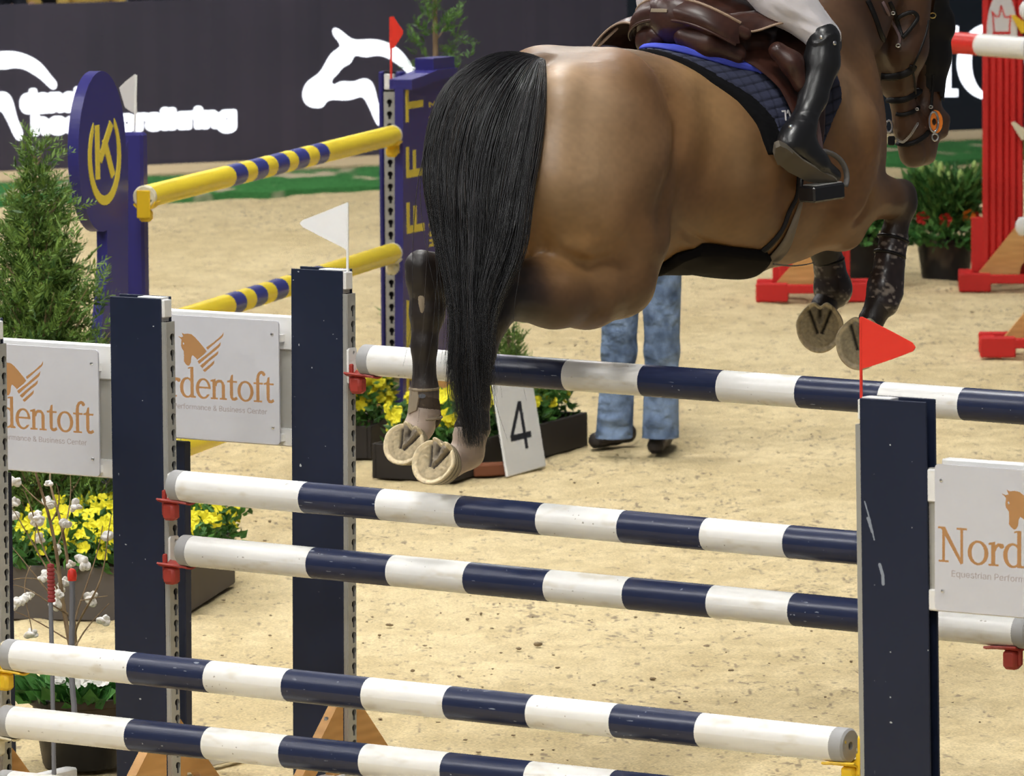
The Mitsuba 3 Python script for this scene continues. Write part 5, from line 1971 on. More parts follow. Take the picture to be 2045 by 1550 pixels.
PALE = ((.62, .52, .34), (.40, .325, .20), (.22, .185, .14), (.030, .023, .018))
GREY = ((.46, .39, .26), (.33, .28, .18), (.22, .19, .135), (.022, .018, .013))
hoof((867, 917), (-.38, .92), .13, .150, .166, -.10, .56, PALE, label='pale right hind hoof, sole turned to the camera')
hoof((808, 882), (-.42, .90), -.165, .142, .156, -.10, .50, PALE, label='pale left hind hoof, sole turned to the camera')
hoof((1637, 648), (-.02, 1.0), -.15, .162, .195, .0, .10, GREY, label='grey left fore hoof, sole turned to the camera')
hoof((1718, 680), (-.10, 1.0), .15, .165, .20, .0, .12, GREY, label='grey right fore hoof behind the red flag')

# ------------------------------------------------------------------ tail: strands over a dark core, running from the dock
TL = np.array([(1080, 112), (1040, 104), (1000, 104), (955, 120), (912, 150), (880, 190), (860, 245), (849, 310), (850, 380), (860, 440), (874, 505), (892, 580), (900, 660), (898, 730), (902, 790), (915, 845), (930, 880)], float)
TR = np.array([(1088, 114), (1089, 125), (1090, 150), (1089, 190), (1085, 240), (1078, 300), (1070, 360), (1064, 420), (1058, 470), (1046, 520), (1022, 570), (995, 630), (988, 700), (986, 750), (984, 805), (978, 850), (968, 885)], float)
TD = np.array([19.02, 18.93, 18.86, 18.80, 18.75, 18.70, 18.66, 18.63, 18.60, 18.58, 18.55, 18.52, 18.50, 18.49, 18.48, 18.47, 18.47])
tk = np.linspace(0, 1, len(TL))


def tail_point(w, t, dd=0.0):
    """w 0..1 across, t 0..1 down; vectorised"""
    from scipy.interpolate import CubicSpline
    l, r_ = CubicSpline(tk, TL)(t), CubicSpline(tk, TR)(t)
    p = l * (1 - w)[:, None] + r_ * w[:, None]
    d = np.interp(t, tk, TD) + dd
    # fuller in the middle: the mass bulges towards the camera
    th = np.interp(t, [0, .2, .5, .75, 1], [.01, .05, .085, .05, .02])
    d = d - th * np.sqrt(np.clip(1 - (2 * w - 1) ** 2, 0, 1))
    return C0 + d[:, None] * (FW + ((p[:, 0] - CX) / F)[:, None] * RV + ((p[:, 1] - CY) / F)[:, None] * DV)


def tail():
    r2 = np.random.default_rng(77)
    vs, fs, cs, base = [], [], [], 0
    n = 2600
    m = 22
    clump_c = r2.random(64)
    clump_w = r2.normal(0, .05, (64, 3))
    clump_l = r2.uniform(.62, 1.0, 64)
    clump_s = r2.uniform(.45, 1.9, 64)
    for i in range(n):
        cl = r2.integers(64)
        w0 = np.clip(clump_c[cl] + r2.normal(0, .022), 0, 1)
        end = min(1.04, (.80 + .22 * np.exp(-((w0 - .42) / .25) ** 2)) * (.82 + .18 * clump_l[cl]) + r2.normal(0, .055))
        st = r2.uniform(0, .10)
        t = np.linspace(st, end, m)
        s = (t - st) / (end - st)
        w = w0 + clump_w[cl, 0] * np.sin(s * 5 + clump_w[cl, 1] * 60) * s + r2.normal(0, .014) * s + .03 * np.sin(s * 7 + cl) * s * r2.normal(0, .5)
        lay = r2.random()
        dd = -.045 * lay * np.clip(s * 5, 0, 1) + .02 + clump_w[cl, 2] * .5 * s
        p = tail_point(np.clip(w, -.04, 1.04), t, dd)
        stray = max(0, r2.normal(0, 1) - 1.45)
        if stray > 0:
            p += (RV * r2.normal(0, .05) + DV * r2.normal(0, .03))[None] * (s ** 2)[:, None] * stray * .8
        curl = np.clip((t - .55) / .45, 0, 1) ** 1.5
        p += (RV * (.028 * math.sin(cl * 2.4) * np.sin(t * 9 + cl)[:, None] + .012 * r2.normal()) + 0 * DV) * curl[:, None]
        rad = r2.uniform(.0010, .0022) * (1 - .85 * s ** 2.5) * np.clip(s * 14 + .4, 0, 1)
        tt = np.gradient(p, axis=0)
        tt /= np.linalg.norm(tt, axis=1, keepdims=True) + 1e-9
        a = np.cross(tt, FW)
        a /= np.linalg.norm(a, axis=1, keepdims=True) + 1e-9
        b = np.cross(tt, a)
        ring = np.stack([p + a * rad[:, None], p - a * rad[:, None] * .5 + b * rad[:, None] * .87, p - a * rad[:, None] * .5 - b * rad[:, None] * .87], 1)
        vs.append(ring.reshape(-1, 3))
        j = np.arange(m - 1)[:, None] * 3
        for k in range(3):
            k2 = (k + 1) % 3
            fs.append(base + np.concatenate([j + [[k, k2, 3 + k2]], j + [[k, 3 + k2, 3 + k]]], 0))
        sh = r2.uniform(.75, 1.3) * clump_s[cl]
        brown = 1 if r2.random() < .10 else 0
        c0 = np.array([.0095, .0095, .0112]) * sh + np.array([.012, .005, 0]) * brown
        cs.append(np.tile(c0, (3 * m, 1)))
        base += 3 * m
    # core
    nt, nw = 60, 16
    core = []
    t = np.linspace(.0, .90, nt)
    for side, ddv in ((0, .030), (1, .10)):
        for k in range(nw):
            w = .5 + (.88 * np.full(nt, k / (nw - 1)) - .44) * (1 - .85 * np.clip((t - .70) / .20, 0, 1) ** 1.5)
            core.append(tail_point(w, t, np.full(nt, ddv)))
    core = np.array(core).reshape(2, nw, nt, 3)
    loop = np.concatenate([core[0], core[1][::-1]], 0)
    cv = loop.reshape(-1, 3)
    i, j = np.meshgrid(np.arange(2 * nw), np.arange(nt - 1), indexing='ij')
    i, j = i.ravel(), j.ravel()
    i2 = (i + 1) % (2 * nw)
    a, b, c, d = i * nt + j, i * nt + j + 1, i2 * nt + j + 1, i2 * nt + j
    vs.append(cv)
    fs.append(base + np.vstack([np.stack([a, b, c], 1), np.stack([a, c, d], 1)]))
    cs.append(np.tile([.007, .007, .008], (len(cv), 1)))
    return trimesh.Trimesh(np.vstack(vs), np.vstack(fs), process=False), np.vstack(cs)


tmh, tcol = tail()
add('tail', tmh, 'tail_hair', horse, smooth=True, color=tcol, label='long black tail hair')
# a lump of chestnut skin on the left hock
ch, cn = raise_at(hm, 842, 598)
if ch is not None:
    q = trimesh.creation.icosphere(subdivisions=3)
    q.vertices = np.array(q.vertices) * (1 + .3 * (meshkit.noise(np.array(q.vertices) * 4, 2)[:, None] - .5))
    ax_ = unit(DV + RV * .05)
    q.apply_transform(fr(ch - cn * .002, unit(np.cross(ax_, cn)) * .011, ax_ * .043, cn * .007))
    add('chestnut', q, 'suede', horse, smooth=True, label='grey horny patch inside the left hock')

# ================================================================== tack: cloths and saddle fitted to the horse's back
def cast(origins, dirs, mesh=None):
    mesh = mesh or hm
    l, ir, it = mesh.ray.intersects_location(origins, dirs, multiple_hits=False)
    pos = np.full((len(origins), 3), np.nan)
    nor = np.full((len(origins), 3), np.nan)
    pos[ir] = l
    nor[ir] = mesh.face_normals[it]
    return pos, nor


def wrap(f, th, off):
    """points on the horse's skin at trunk station f and angle th (degrees from the back line, right side positive), lifted by off"""
    f, th = np.asarray(f, float), np.radians(np.asarray(th, float))
    uc, a, b = loft_at(f)
    dr_ = HR * np.sin(th)[..., None] + ZU * np.cos(th)[..., None]
    c = HO + HX * f[..., None] + ZU * uc[..., None]
    o = c + dr_ * 1.2
    pos, nor = cast(o.reshape(-1, 3), -dr_.reshape(-1, 3))
    pos = pos.reshape(*f.shape, 3)
    guess = c + dr_ * (1 / np.sqrt((np.sin(th) / a) ** 2 + (np.cos(th) / b) ** 2))[..., None]
    pos = np.where(np.isnan(pos), guess, pos)
    off = np.broadcast_to(off, f.shape)
    return pos + dr_ * off[..., None]


def shell(grid_in, grid_out):
    n, m = grid_in.shape[:2]
    v = np.vstack([grid_in.reshape(-1, 3), grid_out.reshape(-1, 3)])
    N = n * m
    i, j = np.meshgrid(np.arange(n - 1), np.arange(m - 1), indexing='ij')
    i, j = i.ravel(), j.ravel()
    a, b, c, d = i * m + j, i * m + j + 1, (i + 1) * m + j + 1, (i + 1) * m + j
    f = [np.stack([a, c, b], 1), np.stack([a, d, c], 1), np.stack([N + a, N + b, N + c], 1), np.stack([N + a, N + c, N + d], 1)]
    ed = [(k, k + 1) for k in range(m - 1)] + [((n - 1) * m + k + 1, (n - 1) * m + k) for k in range(m - 1)] + [((k + 1) * m, k * m) for k in range(n - 1)] + [(k * m + m - 1, (k + 1) * m + m - 1) for k in range(n - 1)]
    e = np.array(ed)
    f += [np.stack([e[:, 0], e[:, 1], N + e[:, 1]], 1), np.stack([e[:, 0], N + e[:, 1], N + e[:, 0]], 1)]
    me = trimesh.Trimesh(v, np.vstack(f), process=False)
    if me.volume < 0:
        me.invert()
    return me


def smooth_grid(g, it=6):
    for _ in range(it):
        h = g.copy()
        h[1:-1, 1:-1] = (g[1:-1, 1:-1] * 2 + g[:-2, 1:-1] + g[2:, 1:-1] + g[1:-1, :-2] + g[1:-1, 2:]) / 6
        h[0, 1:-1] = (g[0, 1:-1] * 2 + g[0, :-2] + g[0, 2:]) / 4
        h[-1, 1:-1] = (g[-1, 1:-1] * 2 + g[-1, :-2] + g[-1, 2:]) / 4
        g = h
    return g


def patch(rear, front, th, nf, off, thick, ridge=None, it=6):
    """rear, front: functions of |theta|; th: array of angles"""
    th = np.asarray(th, float)
    s = np.linspace(0, 1, nf)
    f = rear(np.abs(th))[:, None] * (1 - s) + front(np.abs(th))[:, None] * s
    TH = np.repeat(th[:, None], nf, 1)
    base = smooth_grid(wrap(f, TH, 0), it)
    dr_ = HR * np.sin(np.radians(TH))[..., None] + ZU * np.cos(np.radians(TH))[..., None]
    o = np.full(f.shape, thick)
    if ridge is not None:
        o = o + ridge(f, TH)
    edge = np.minimum(np.minimum(s, 1 - s)[None] * nf, np.minimum(np.arange(len(th)), np.arange(len(th))[::-1])[:, None])
    o = o * np.clip(.35 + .4 * edge, 0, 1)
    return shell(base + dr_ * off, base + dr_ * (off + o)[..., None] if np.ndim(off) else base + dr_ * (off + o)[..., None])


ip = lambda xs, ys: (lambda t: np.interp(t, xs, ys))
pad = thing('saddle_pad', 'navy quilted saddle pad with a black fleece rear edge under the saddle', 'saddle pad')
rear_pad = ip([0, 15, 36, 50, 65, 80, 90], [.455, .475, .575, .672, .735, .752, .765])
front_pad = ip([0, 40, 61, 75, 88], [1.06, 1.07, 1.068, 1.00, .93])
tg = np.linspace(-88, 88, 260)
rib = lambda f, t: -.0035 * np.exp(-((((t + 400) / 5.4 + f * 2.2) % 1.0 - .5) / .10) ** 2) - .0025 * np.exp(-(((f * 22) % 1.0 - .5) / .07) ** 2)
pm = patch(rear_pad, front_pad, tg, 90, .004, .017, rib, 5)
vv = np.array(pm.vertices)
s_ = np.linspace(0, 1, 90)
fg_ = rear_pad(np.abs(tg))[:, None] * (1 - s_) + front_pad(np.abs(tg))[:, None] * s_
gr_ = np.clip(-rib(fg_, np.repeat(tg[:, None], 90, 1)) / .0035, 0, 1).reshape(-1, 1)
gr_ = np.vstack([gr_, gr_])
cc = np.array([.038, .043, .078]) * (1 - .65 * gr_) * (1 + .25 * (meshkit.noise(vv * 200, 3)[:, None] - .5))  # crease shade of the quilting grooves put into the colour
add('quilt', pm, 'pad_navy', pad, smooth=True, color=cc)
fle_ = ip([0, 15, 36, 50, 65, 84], [.006, .010, .030, .055, .066, .050])
flm = patch(lambda t: rear_pad(t) - fle_(t), lambda t: rear_pad(t) + .035, np.linspace(-80, 84, 200), 14, -.004, .020, lambda f, t: .004 * (meshkit.noise(np.stack([f * 200, t * 2.2, f * 0], -1), 2) - .5), 2)
add('fleece', flm, 'fleece_black', pad, smooth=True, label='black fleece edge')
# embroidered white figures low on the rear corner
for i, ch_ in enumerate('713'):
    g = text(ch_, .034, .003, True)
    p = wrap(np.array([.766 + .022 * i]), np.array([66.0]), .026)[0]
    nz = unit(HR * math.sin(math.radians(66)) + ZU * math.cos(math.radians(66)))
    ux = unit(HX - nz * (HX @ nz))
    add('embroidery', tm(g, fr(p, ux * .8, np.cross(nz, ux), nz)), 'pale_paint', pad)

hp_ = thing('half_pad', 'bright royal blue half pad showing as a curved rim under the saddle', 'saddle pad')
rear_hp = ip([0, 10, 20, 30, 37], [.475, .490, .565, .665, .755])
hm2 = patch(rear_hp, lambda t: 1.02 + 0 * t, np.linspace(-38, 38, 120), 50, .022, .018, None, 5)
add('felt', hm2, 'pad_blue', hp_, smooth=True)

sd = thing('saddle', 'dark brown leather jumping saddle with a broad cantle', 'saddle')


def sdf_mesh(prims, h=.006, pad_=.06, cut=None):
    pts = np.array([x for p in prims for x in (p[0], p[1])])
    rm = max(max(p[2], p[3]) for p in prims)
    F_ = Field(pts.min(0) - rm - pad_, pts.max(0) + rm + pad_, h)
    for p in prims:
        F_.cone(*p)
    return F_.mesh()


pan = []
for s in (1, -1):
    pan += [(H(.575, .055 * s, .325), H(.615, .115 * s, .305), .036, .043, .03), (H(.615, .115 * s, .305), H(.695, .175 * s, .262), .043, .034, .03),
            (H(.615, .105 * s, .30), H(.85, .14 * s, .285), .045, .045, .04), (H(.85, .14 * s, .285), H(1.02, .13 * s, .31), .045, .04, .04)]
add('panel', sdf_mesh(pan, .007), 'leather_brown', sd, smooth=True, label='stuffed brown leather panels under the seat')
arc = [(.645, -.205, .338), (.595, -.165, .372), (.562, -.09, .402), (.550, 0, .412), (.562, .09, .404), (.598, .165, .374), (.660, .215, .332)]
cp = [H(*q) for q in arc]
cant = [(a + HX * .03, b + HX * .03, .022, .022, .03) for a, b in zip(cp[:-1], cp[1:])]
cant += [(H(.575, y, .372), H(.60, y2, .345), .024, .024, .03) for y, y2 in ((-.12, -.14), (0, 0), (.12, .14))]
cant += [(H(.60, 0, .385), H(.78, 0, .372), .085, .095, .06), (H(.78, 0, .372), H(.98, 0, .40), .095, .07, .06), (H(.98, 0, .40), H(1.06, 0, .43), .06, .045, .05)]
for s in (1, -1):
    cant += [(H(.65, .11 * s, .368), H(.80, .11 * s, .365), .036, .045, .05), (H(.80, .11 * s, .365), H(1.0, .09 * s, .38), .045, .045, .05)]
add('seat', sdf_mesh(cant, .0065), 'leather_brown', sd, smooth=True)
up_ = spline([H(f + .006, r, u + .034) for f, r, u in arc], 44)
lo_ = spline([H(f - .022, r * 1.02, u - .030) for f, r, u in arc], 44)
tt_ = np.linspace(0, 1, 9)[None, :, None]
gb_ = up_[:, None] * (1 - tt_) + lo_[:, None] * tt_ - HX * (.016 * np.sin(tt_ * np.pi))
add('cantle', shell(gb_, gb_ + HX * .022 + ZU * .004 * (1 - tt_)), 'leather_brown', sd, smooth=35, label='broad smooth cantle')
add('piping', tube(spline([H(f + .008, r, u + .036) for f, r, u in arc], 40), .0050, 8), 'leather_edge', sd, smooth=True, label='pale edge along the cantle')
add('piping', tube(spline([H(f - .024, r * 1.02, u - .034) for f, r, u in arc], 40), .0055, 8), 'leather_brown', sd, smooth=True)
np_ = H(.516, .0, .408)
add('name_plate', tm(cbox(-.034, .034, -.006, .006, 0, .003, .001), fr(np_, HR, unit(ZU + HX * .25), unit(-HX + ZU * .25))), 'suede', sd, label='small grey metal plate on the cantle')


def sheet(l0, l1, l2, n=30, m=14, thick=.006):
    """quadratic loft between three rails of points"""
    A, B, C_ = (spline(x, n) for x in (l0, l1, l2))
    t = np.linspace(0, 1, m)[:, None, None]
    g = (1 - t) ** 2 * A + 2 * t * (1 - t) * B + t ** 2 * C_
    du = np.gradient(g, axis=0)
    dv = np.gradient(g, axis=1)
    nn = np.cross(du, dv)
    nn /= np.linalg.norm(nn, axis=-1, keepdims=True) + 1e-12
    return shell(g - nn * thick / 2, g + nn * thick / 2), g


sk, g_ = sheet([H(.63, .15, .385), H(.74, .15, .395), H(.86, .15, .40), H(1.0, .13, .405)], [H(.67, .20, .385), H(.76, .22, .40), H(.87, .25, .40), H(1.02, .24, .36)], [H(.695, .215, .338), H(.76, .255, .352), H(.828, .302, .366), H(.93, .335, .30)])
add('skirt', sk, 'leather_brown', sd, smooth=40, label='raised brown skirt on the right')
add('skirt_edge', tube(spline([H(.695, .218, .338), H(.76, .258, .352), H(.828, .305, .366), H(.86, .32, .35)], 24), .0042, 6), 'leather_edge', sd, smooth=True)
fl_r = patch(ip([20, 30, 50, 70, 84], [.69, .71, .775, .80, .83]), ip([20, 40, 60, 84], [.98, 1.00, .97, .92]), np.linspace(20, 84, 60), 30, .042, .008, None, 6)
add('flap', fl_r, 'leather_brown', sd, smooth=40, label='dark flap on the right side')
fl_l = patch(ip([20, 30, 50, 70, 84], [.69, .71, .775, .80, .83]), ip([20, 40, 60, 84], [.98, 1.00, .97, .92]), np.linspace(-84, -20, 60), 30, .042, .008, None, 6)
add('flap', fl_l, 'leather_brown', sd, smooth=40)
blk = [(H(.765, .290, .275), H(.795, .325, .235), .030, .034, .03), (H(.795, .325, .235), H(.815, .345, .165), .034, .026, .03)]
add('thigh_block', sdf_mesh(blk, .006), 'leather_brown', sd, smooth=True)
lf_, g2 = sheet([H(.58, -.155, .352), H(.66, -.16, .375), H(.78, -.16, .385), H(.95, -.14, .39)], [H(.56, -.22, .395), H(.64, -.25, .405), H(.76, -.27, .40), H(.95, -.26, .36)], [H(.545, -.315, .275), H(.61, -.335, .285), H(.74, -.35, .27), H(.95, -.35, .22)])
add('skirt', lf_, 'leather_brown', sd, smooth=40, label='flared left skirt seen from behind')
add('skirt_edge', tube(g2[:, 0], .0042, 6), 'leather_edge', sd, smooth=True)
add('billet', tube([H(.56, -.30, .28), H(.585, -.235, .345)], .006, 6, (HX, .4)), 'leather_edge', sd, smooth=True)

gi = thing('girth', 'black girth with a broad stud guard under the horse\'s belly', 'girth')
gd = patch(ip([146, 160, 180], [.40, .365, .355]), ip([146, 160, 180], [.87, .90, .91]), np.r_[np.linspace(146, 180, 24), np.linspace(181, 180, 0)], 40, .004, .030, None, 4)
th_all = np.linspace(144, 216, 60)
absf = lambda fn: (lambda t: fn(np.where(t > 180, 360 - t, t)))
gd = patch(absf(ip([144, 150, 165, 180], [.50, .39, .355, .35])), absf(ip([144, 150, 165, 180], [.80, .86, .90, .91])), th_all, 44, .004, .028, None, 5)
add('stud_guard', gd, 'guard_black', gi, smooth=True)
gs = patch(absf(ip([88, 110, 130, 146, 180], [.845, .846, .815, .775, .77])), absf(ip([88, 110, 130, 146, 180], [.853, .854, .826, .80, .80])), np.linspace(88, 272, 120), 8, .002, .012, None, 4)
add('strap', gs, 'leather_black', gi, smooth=40)
gs = patch(absf(ip([110, 120, 130, 146, 180], [.870, .862, .850, .845, .85])), absf(ip([110, 120, 130, 146, 180], [.874, .876, .885, .915, .93])), np.linspace(112, 248, 100), 8, .006, .012, None, 4)
add('strap', gs, 'strap_grey', gi, smooth=40, label='grey-brown strap')
tail_ = spline([wrap(np.array([.86]), np.array([150.0]), .03)[0], wrap(np.array([.93]), np.array([148.0]), .05)[0], wrap(np.array([1.02]), np.array([146.0]), .06)[0]], 12)
add('keeper', tube(tail_, np.linspace(.012, .004, 12), 6, (ZU, .3)), 'strap_grey', gi, smooth=True)

# ------------------------------------------------------------------ rider
rd = thing('person', 'rider in white breeches and tall black boots on the bay horse', 'person')


def rider():
    pts = []
    def leg(s):
        hl_ = loc(Q(1484, -86, .14))
        hipj, knee, ank = H(hl_[0], hl_[1] * s, hl_[2]), H(.915, .365 * s, .315), H(.765, .385 * s, .03)
        return hipj, knee, ank
    L = []
    for s in (1, -1):
        h_, k_, a_ = leg(s)
        L += [(h_, h_ + (k_ - h_) * .5, .098, .086, .04), (h_ + (k_ - h_) * .5, k_, .086, .054, .04), (k_, k_ + (a_ - k_) * .35, .040, .030, .03)]
        L += [(H(.74, .06 * s, .63), h_, .115, .10, .05)]
    L += [(H(.70, 0, .66), H(.86, 0, .86), .13, .13, .06), (H(.86, 0, .86), H(1.08, 0, 1.05), .13, .15, .06)]
    for s in (1, -1):
        L += [(H(1.07, .12 * s, 1.06), H(1.12, .20 * s, 1.02), .09, .065, .04), (H(1.12, .20 * s, 1.02), H(1.22, .25 * s, .76), .060, .047, .03), (H(1.22, .25 * s, .76), H(1.42, .12 * s, .66), .045, .032, .03)]
    L += [(H(1.12, 0, 1.12), H(1.18, 0, 1.20), .062, .058, .04), (H(1.19, 0, 1.27), H(1.22, 0, 1.33), .088, .098, .03), (H(1.27, 0, 1.25), H(1.29, 0, 1.23), .045, .04, .03)]
    m = sdf_mesh(L, .012, .06)
    v = np.array(m.vertices)
    l = loc(v)
    br = np.array([.66, .63, .65])
    jk = np.array([.015, .018, .035])
    sk_ = np.array([.55, .33, .24])
    c = np.where((l[:, 2] > .80)[:, None], jk, br)
    c = np.where(((l[:, 2] > 1.16) | ((l[:, 0] > 1.38) & (l[:, 2] < .8)))[:, None], sk_, c)
    return m, c


rm, rc = rider()
bumps(rm, [([(1560, 5), (1600, 30), (1660, 52)], .006, .006), ([(1530, 0), (1580, 40), (1640, 58)], .007, -.005), ([(1600, 0), (1640, 40)], .006, .004), ([(1585, 35), (1615, 60), (1660, 62)], .006, .006)])
add('body', rm, 'pad_navy', rd, smooth=True, color=rc)
hel = trimesh.creation.icosphere(subdivisions=3)
hel.apply_transform(fr(H(1.205, 0, 1.345), HX * .125, HR * .11, ZU * .115))
add('helmet', hel, 'leather_black', rd, smooth=True)
for s in (1, -1):
    hb_ = H(1.44, .11 * s, .65)
    fingers = [(H(1.42, .12 * s, .66), H(1.47, .10 * s, .645), .030, .032, .02)]
    for k in range(4):
        y = .125 - .022 * k
        fingers += [(H(1.47, y * s, .655 - .008 * k), H(1.505, (y - .01) * s, .64 - .008 * k), .011, .010, .006), (H(1.505, (y - .01) * s, .64 - .008 * k), H(1.50, (y - .03) * s, .61 - .008 * k), .010, .009, .006)]
    fingers += [(H(1.45, .085 * s, .67), H(1.50, .075 * s, .672), .012, .010, .008)]
    add('hand', sdf_mesh(fingers, .006, .03), 'skin', rd, smooth=True)

# boots: the right one in full view, the left on the far side
def boot(s):
    q = (lambda px, py, r: Q(px, py, r)) if s > 0 else (lambda px, py, r: H(*(loc(Q(px, py, r)) * [1, -1, 1])))
    kn, cf, lw, an = q(1645, 76, .375), q(1641, 125, .375), q(1624, 195, .38), q(1603, 248, .385)
    pr_ = [(kn, cf, .054, .0575, .02), (cf, lw, .0575, .045, .02), (lw, an, .045, .041, .02), (an, q(1588, 272, .385), .043, .046, .02)]
    pr_ += [(q(1662, 74, .375), q(1664, 92, .375), .030, .028, .02)]
    heel, ball, toe = q(1578, 288, .385), q(1630, 325, .40), q(1664, 350, .405)
    pr_ += [(q(1588, 268, .385), heel, .044, .037, .02), (heel, ball, .037, .036, .03), (q(1600, 265, .385), ball, .038, .032, .03), (ball, toe, .035, .026, .02)]
    m = sdf_mesh(pr_, .0055, .03)
    return m, q


for s in (1, -1):
    bm, bq = boot(s)
    if s > 0:
        # creases at the ankle and a seam up the shin
        bumps(bm, [([(1572, 232), (1600, 228), (1628, 240)], .0045, -.005), ([(1570, 243), (1600, 240), (1626, 252)], .004, .004), ([(1580, 222), (1612, 222), (1632, 230)], .004, .003),
                   ([(1616, 78), (1640, 84), (1660, 70), (1676, 72)], .0035, .0035)])
    bk_ = add('boot', bm, 'boot_black', rd, smooth=True, label='tall polished black riding boot' if s > 0 else None)
    a_, b_ = bq(1556, 300, .385), bq(1672, 360, .405)
    ax_ = unit(b_ - a_)
    down = -unit(bq(1590, 255, .385) - bq(1580, 300, .385))
    down = unit(down - ax_ * (down @ ax_))
    view = unit(C0 - a_) if s > 0 else unit(C0 - a_)
    nsv = unit(down * .62 + (view - ax_ * (view @ ax_)) * (.85 if s > 0 else 0))
    sw = np.cross(nsv, ax_)
    Lf = np.linalg.norm(b_ - a_)
    mid = bq(1600, 325, .392) + nsv * .026
    oln = [(1547, 288), (1556, 284), (1570, 290), (1604, 320), (1640, 342), (1666, 355), (1673, 361), (1668, 365), (1640, 366), (1612, 362), (1592, 352), (1574, 343), (1552, 325), (1544, 306)]
    if s > 0:
        SOLE = [((p - mid) @ ax_, (p - mid) @ sw) for p in (onplane(x, y, mid, nsv) for x, y in oln)]
        SOLE_DX = min(q_[0] for q_ in SOLE)
    out = sg.Polygon(SOLE if s > 0 else [(x, -y) for x, y in SOLE]).buffer(-.003).buffer(.003, 6)
    Ms = fr(mid, ax_, sw, nsv)
    add('sole', extr(out, .010, Ms, -.008), 'boot_sole', bk_, label='worn grey-brown sole')
    add('heel', extr(out.intersection(sg.box(SOLE_DX - .02, -.2, SOLE_DX + .078, .2)), .014, Ms, .002), 'boot_sole', bk_)
    for (px, py) in ((1640, 74), (1667, 86), (1579, 252)):
        if s > 0:
            p, n_ = raise_at(bm, px, py)
            if p is not None:
                x_ = unit(np.cross(n_, ZU))
                add('stud', tm(lathe([(0, .004), (.006, .0035), (.008, 0), (.008, -.002)], 12), fr(p, x_, np.cross(n_, x_), n_)), 'chrome', bk_, smooth=True)

# stirrup: leather strap, arch and broad tread
stp = thing('stirrup', 'black safety stirrup with a broad tread under the rider\'s right boot', 'stirrup')
tc, tx = Q(1645, 384, .415), unit(Q(1690, 378, .42) - Q(1600, 392, .40))
tn = unit(np.cross(tx, np.cross(ZU, tx)) * 1.0)
tn = unit(ZU - tx * (ZU @ tx))
ty = np.cross(tn, tx)
Mt = fr(tc, tx, ty, tn)
add('tread', tm(cbox(-.076, .072, -.03, .045, -.026, .026, .006), Mt), 'boot_black', stp, smooth=30)
add('grip_plate', tm(cbox(-.055, .066, -.022, .040, .0255, .029, .001), Mt), 'steel', stp)
arch = [Q(1688, 372, .425), Q(1691, 350, .425), Q(1683, 326, .425), Q(1665, 309, .42), Q(1645, 304, .415), Q(1632, 308, .41)]
arch2 = [Q(1632, 308, .41), Q(1617, 325, .40), Q(1604, 350, .395), Q(1601, 374, .395)]
add('arch', tube(spline(arch, 26), .0115, 8, (HX, .6)), 'cap_face', stp, smooth=True)
add('arch', tube(spline(arch2, 20) + FW * .06, .0085, 8, (HX, .7)), 'boot_black', stp, smooth=True)
add('leather', tube([Q(1640, 306, .405), Q(1636, 270, .40), Q(1630, 232, .39), Q(1640, 140, .36)], .013, 8, (HR, .25)), 'strap_plum', stp, smooth=True)

# ------------------------------------------------------------------ leg protection
def sleeve(prims, h=.005):
    return sdf_mesh(prims, h, .02)


def dirty(m, base, spot, amt=.5, sc=90):
    v = np.array(m.vertices)
    n_ = meshkit.noise(v * sc, 7) * .6 + meshkit.noise(v * sc * .35, 3) * .4
    w = (np.clip((n_ - .58) / .12, 0, 1) * amt)[:, None]
    return np.array(base) * (1 - w) * (1 + .6 * (meshkit.fbm(v * 30, 2, 3)[:, None] - .5)) + np.array(spot) * w


for lb, pr_ in (('dark brown tendon boot on the right foreleg, mud-flecked', [(Q(1785, 474, .17), Q(1774, 520, .168), .048, .043, .02), (Q(1774, 520, .168), Q(1764, 572, .165), .043, .050, .02), (Q(1764, 572, .165), Q(1762, 602, .165), .052, .058, .02), (Q(1785, 480, .17) + RV * .006, Q(1770, 585, .165) + RV * .022, .035, .036, .02)]),
                ('dark brown tendon boot on the left foreleg, mud-flecked', [(Q(1650, 490, -.15), Q(1656, 530, -.15), .047, .050, .02), (Q(1656, 530, -.15), Q(1663, 575, -.15), .050, .062, .02), (Q(1663, 575, -.15), Q(1664, 580, -.15), .062, .062, .02)])):
    k = thing('tendon_boot', lb, 'leg protection')
    m = sleeve(pr_)
    add('shell', m, 'guard_brown', k, smooth=True, color=dirty(m, (.026, .018, .018), (.36, .31, .27), .55))
    a, b = pr_[0][0], pr_[0][1]
    d_ = unit(b - a)
    rr_ = pr_[0][2]
    for tt in (.08, .75):
        c_ = a + (b - a) * tt
        x_ = unit(np.cross(d_, FW))
        ringp = [c_ + (x_ * math.cos(t) + np.cross(d_, x_) * math.sin(t)) * (rr_ + .003) for t in np.linspace(0, 2 * math.pi, 30)]
        add('strap', tube(ringp, .006, 6, (d_, 1.0)), 'leather_black', k, smooth=True)
k = thing('fetlock_boot', 'brown hind boot with a grey tab and small silver badge on the left hind leg', 'leg protection')
pr_ = [(Q(847, 778, -.15), Q(848, 812, -.15), .043, .047, .01), (Q(848, 812, -.15), Q(850, 832, -.152), .047, .050, .01)]
m = sleeve(pr_)
add('shell', m, 'pad_navy', k, smooth=True, color=dirty(m, (.055, .038, .026), (.22, .17, .10), .5))
dd = unit(Q(848, 812, -.15) - Q(847, 778, -.15))
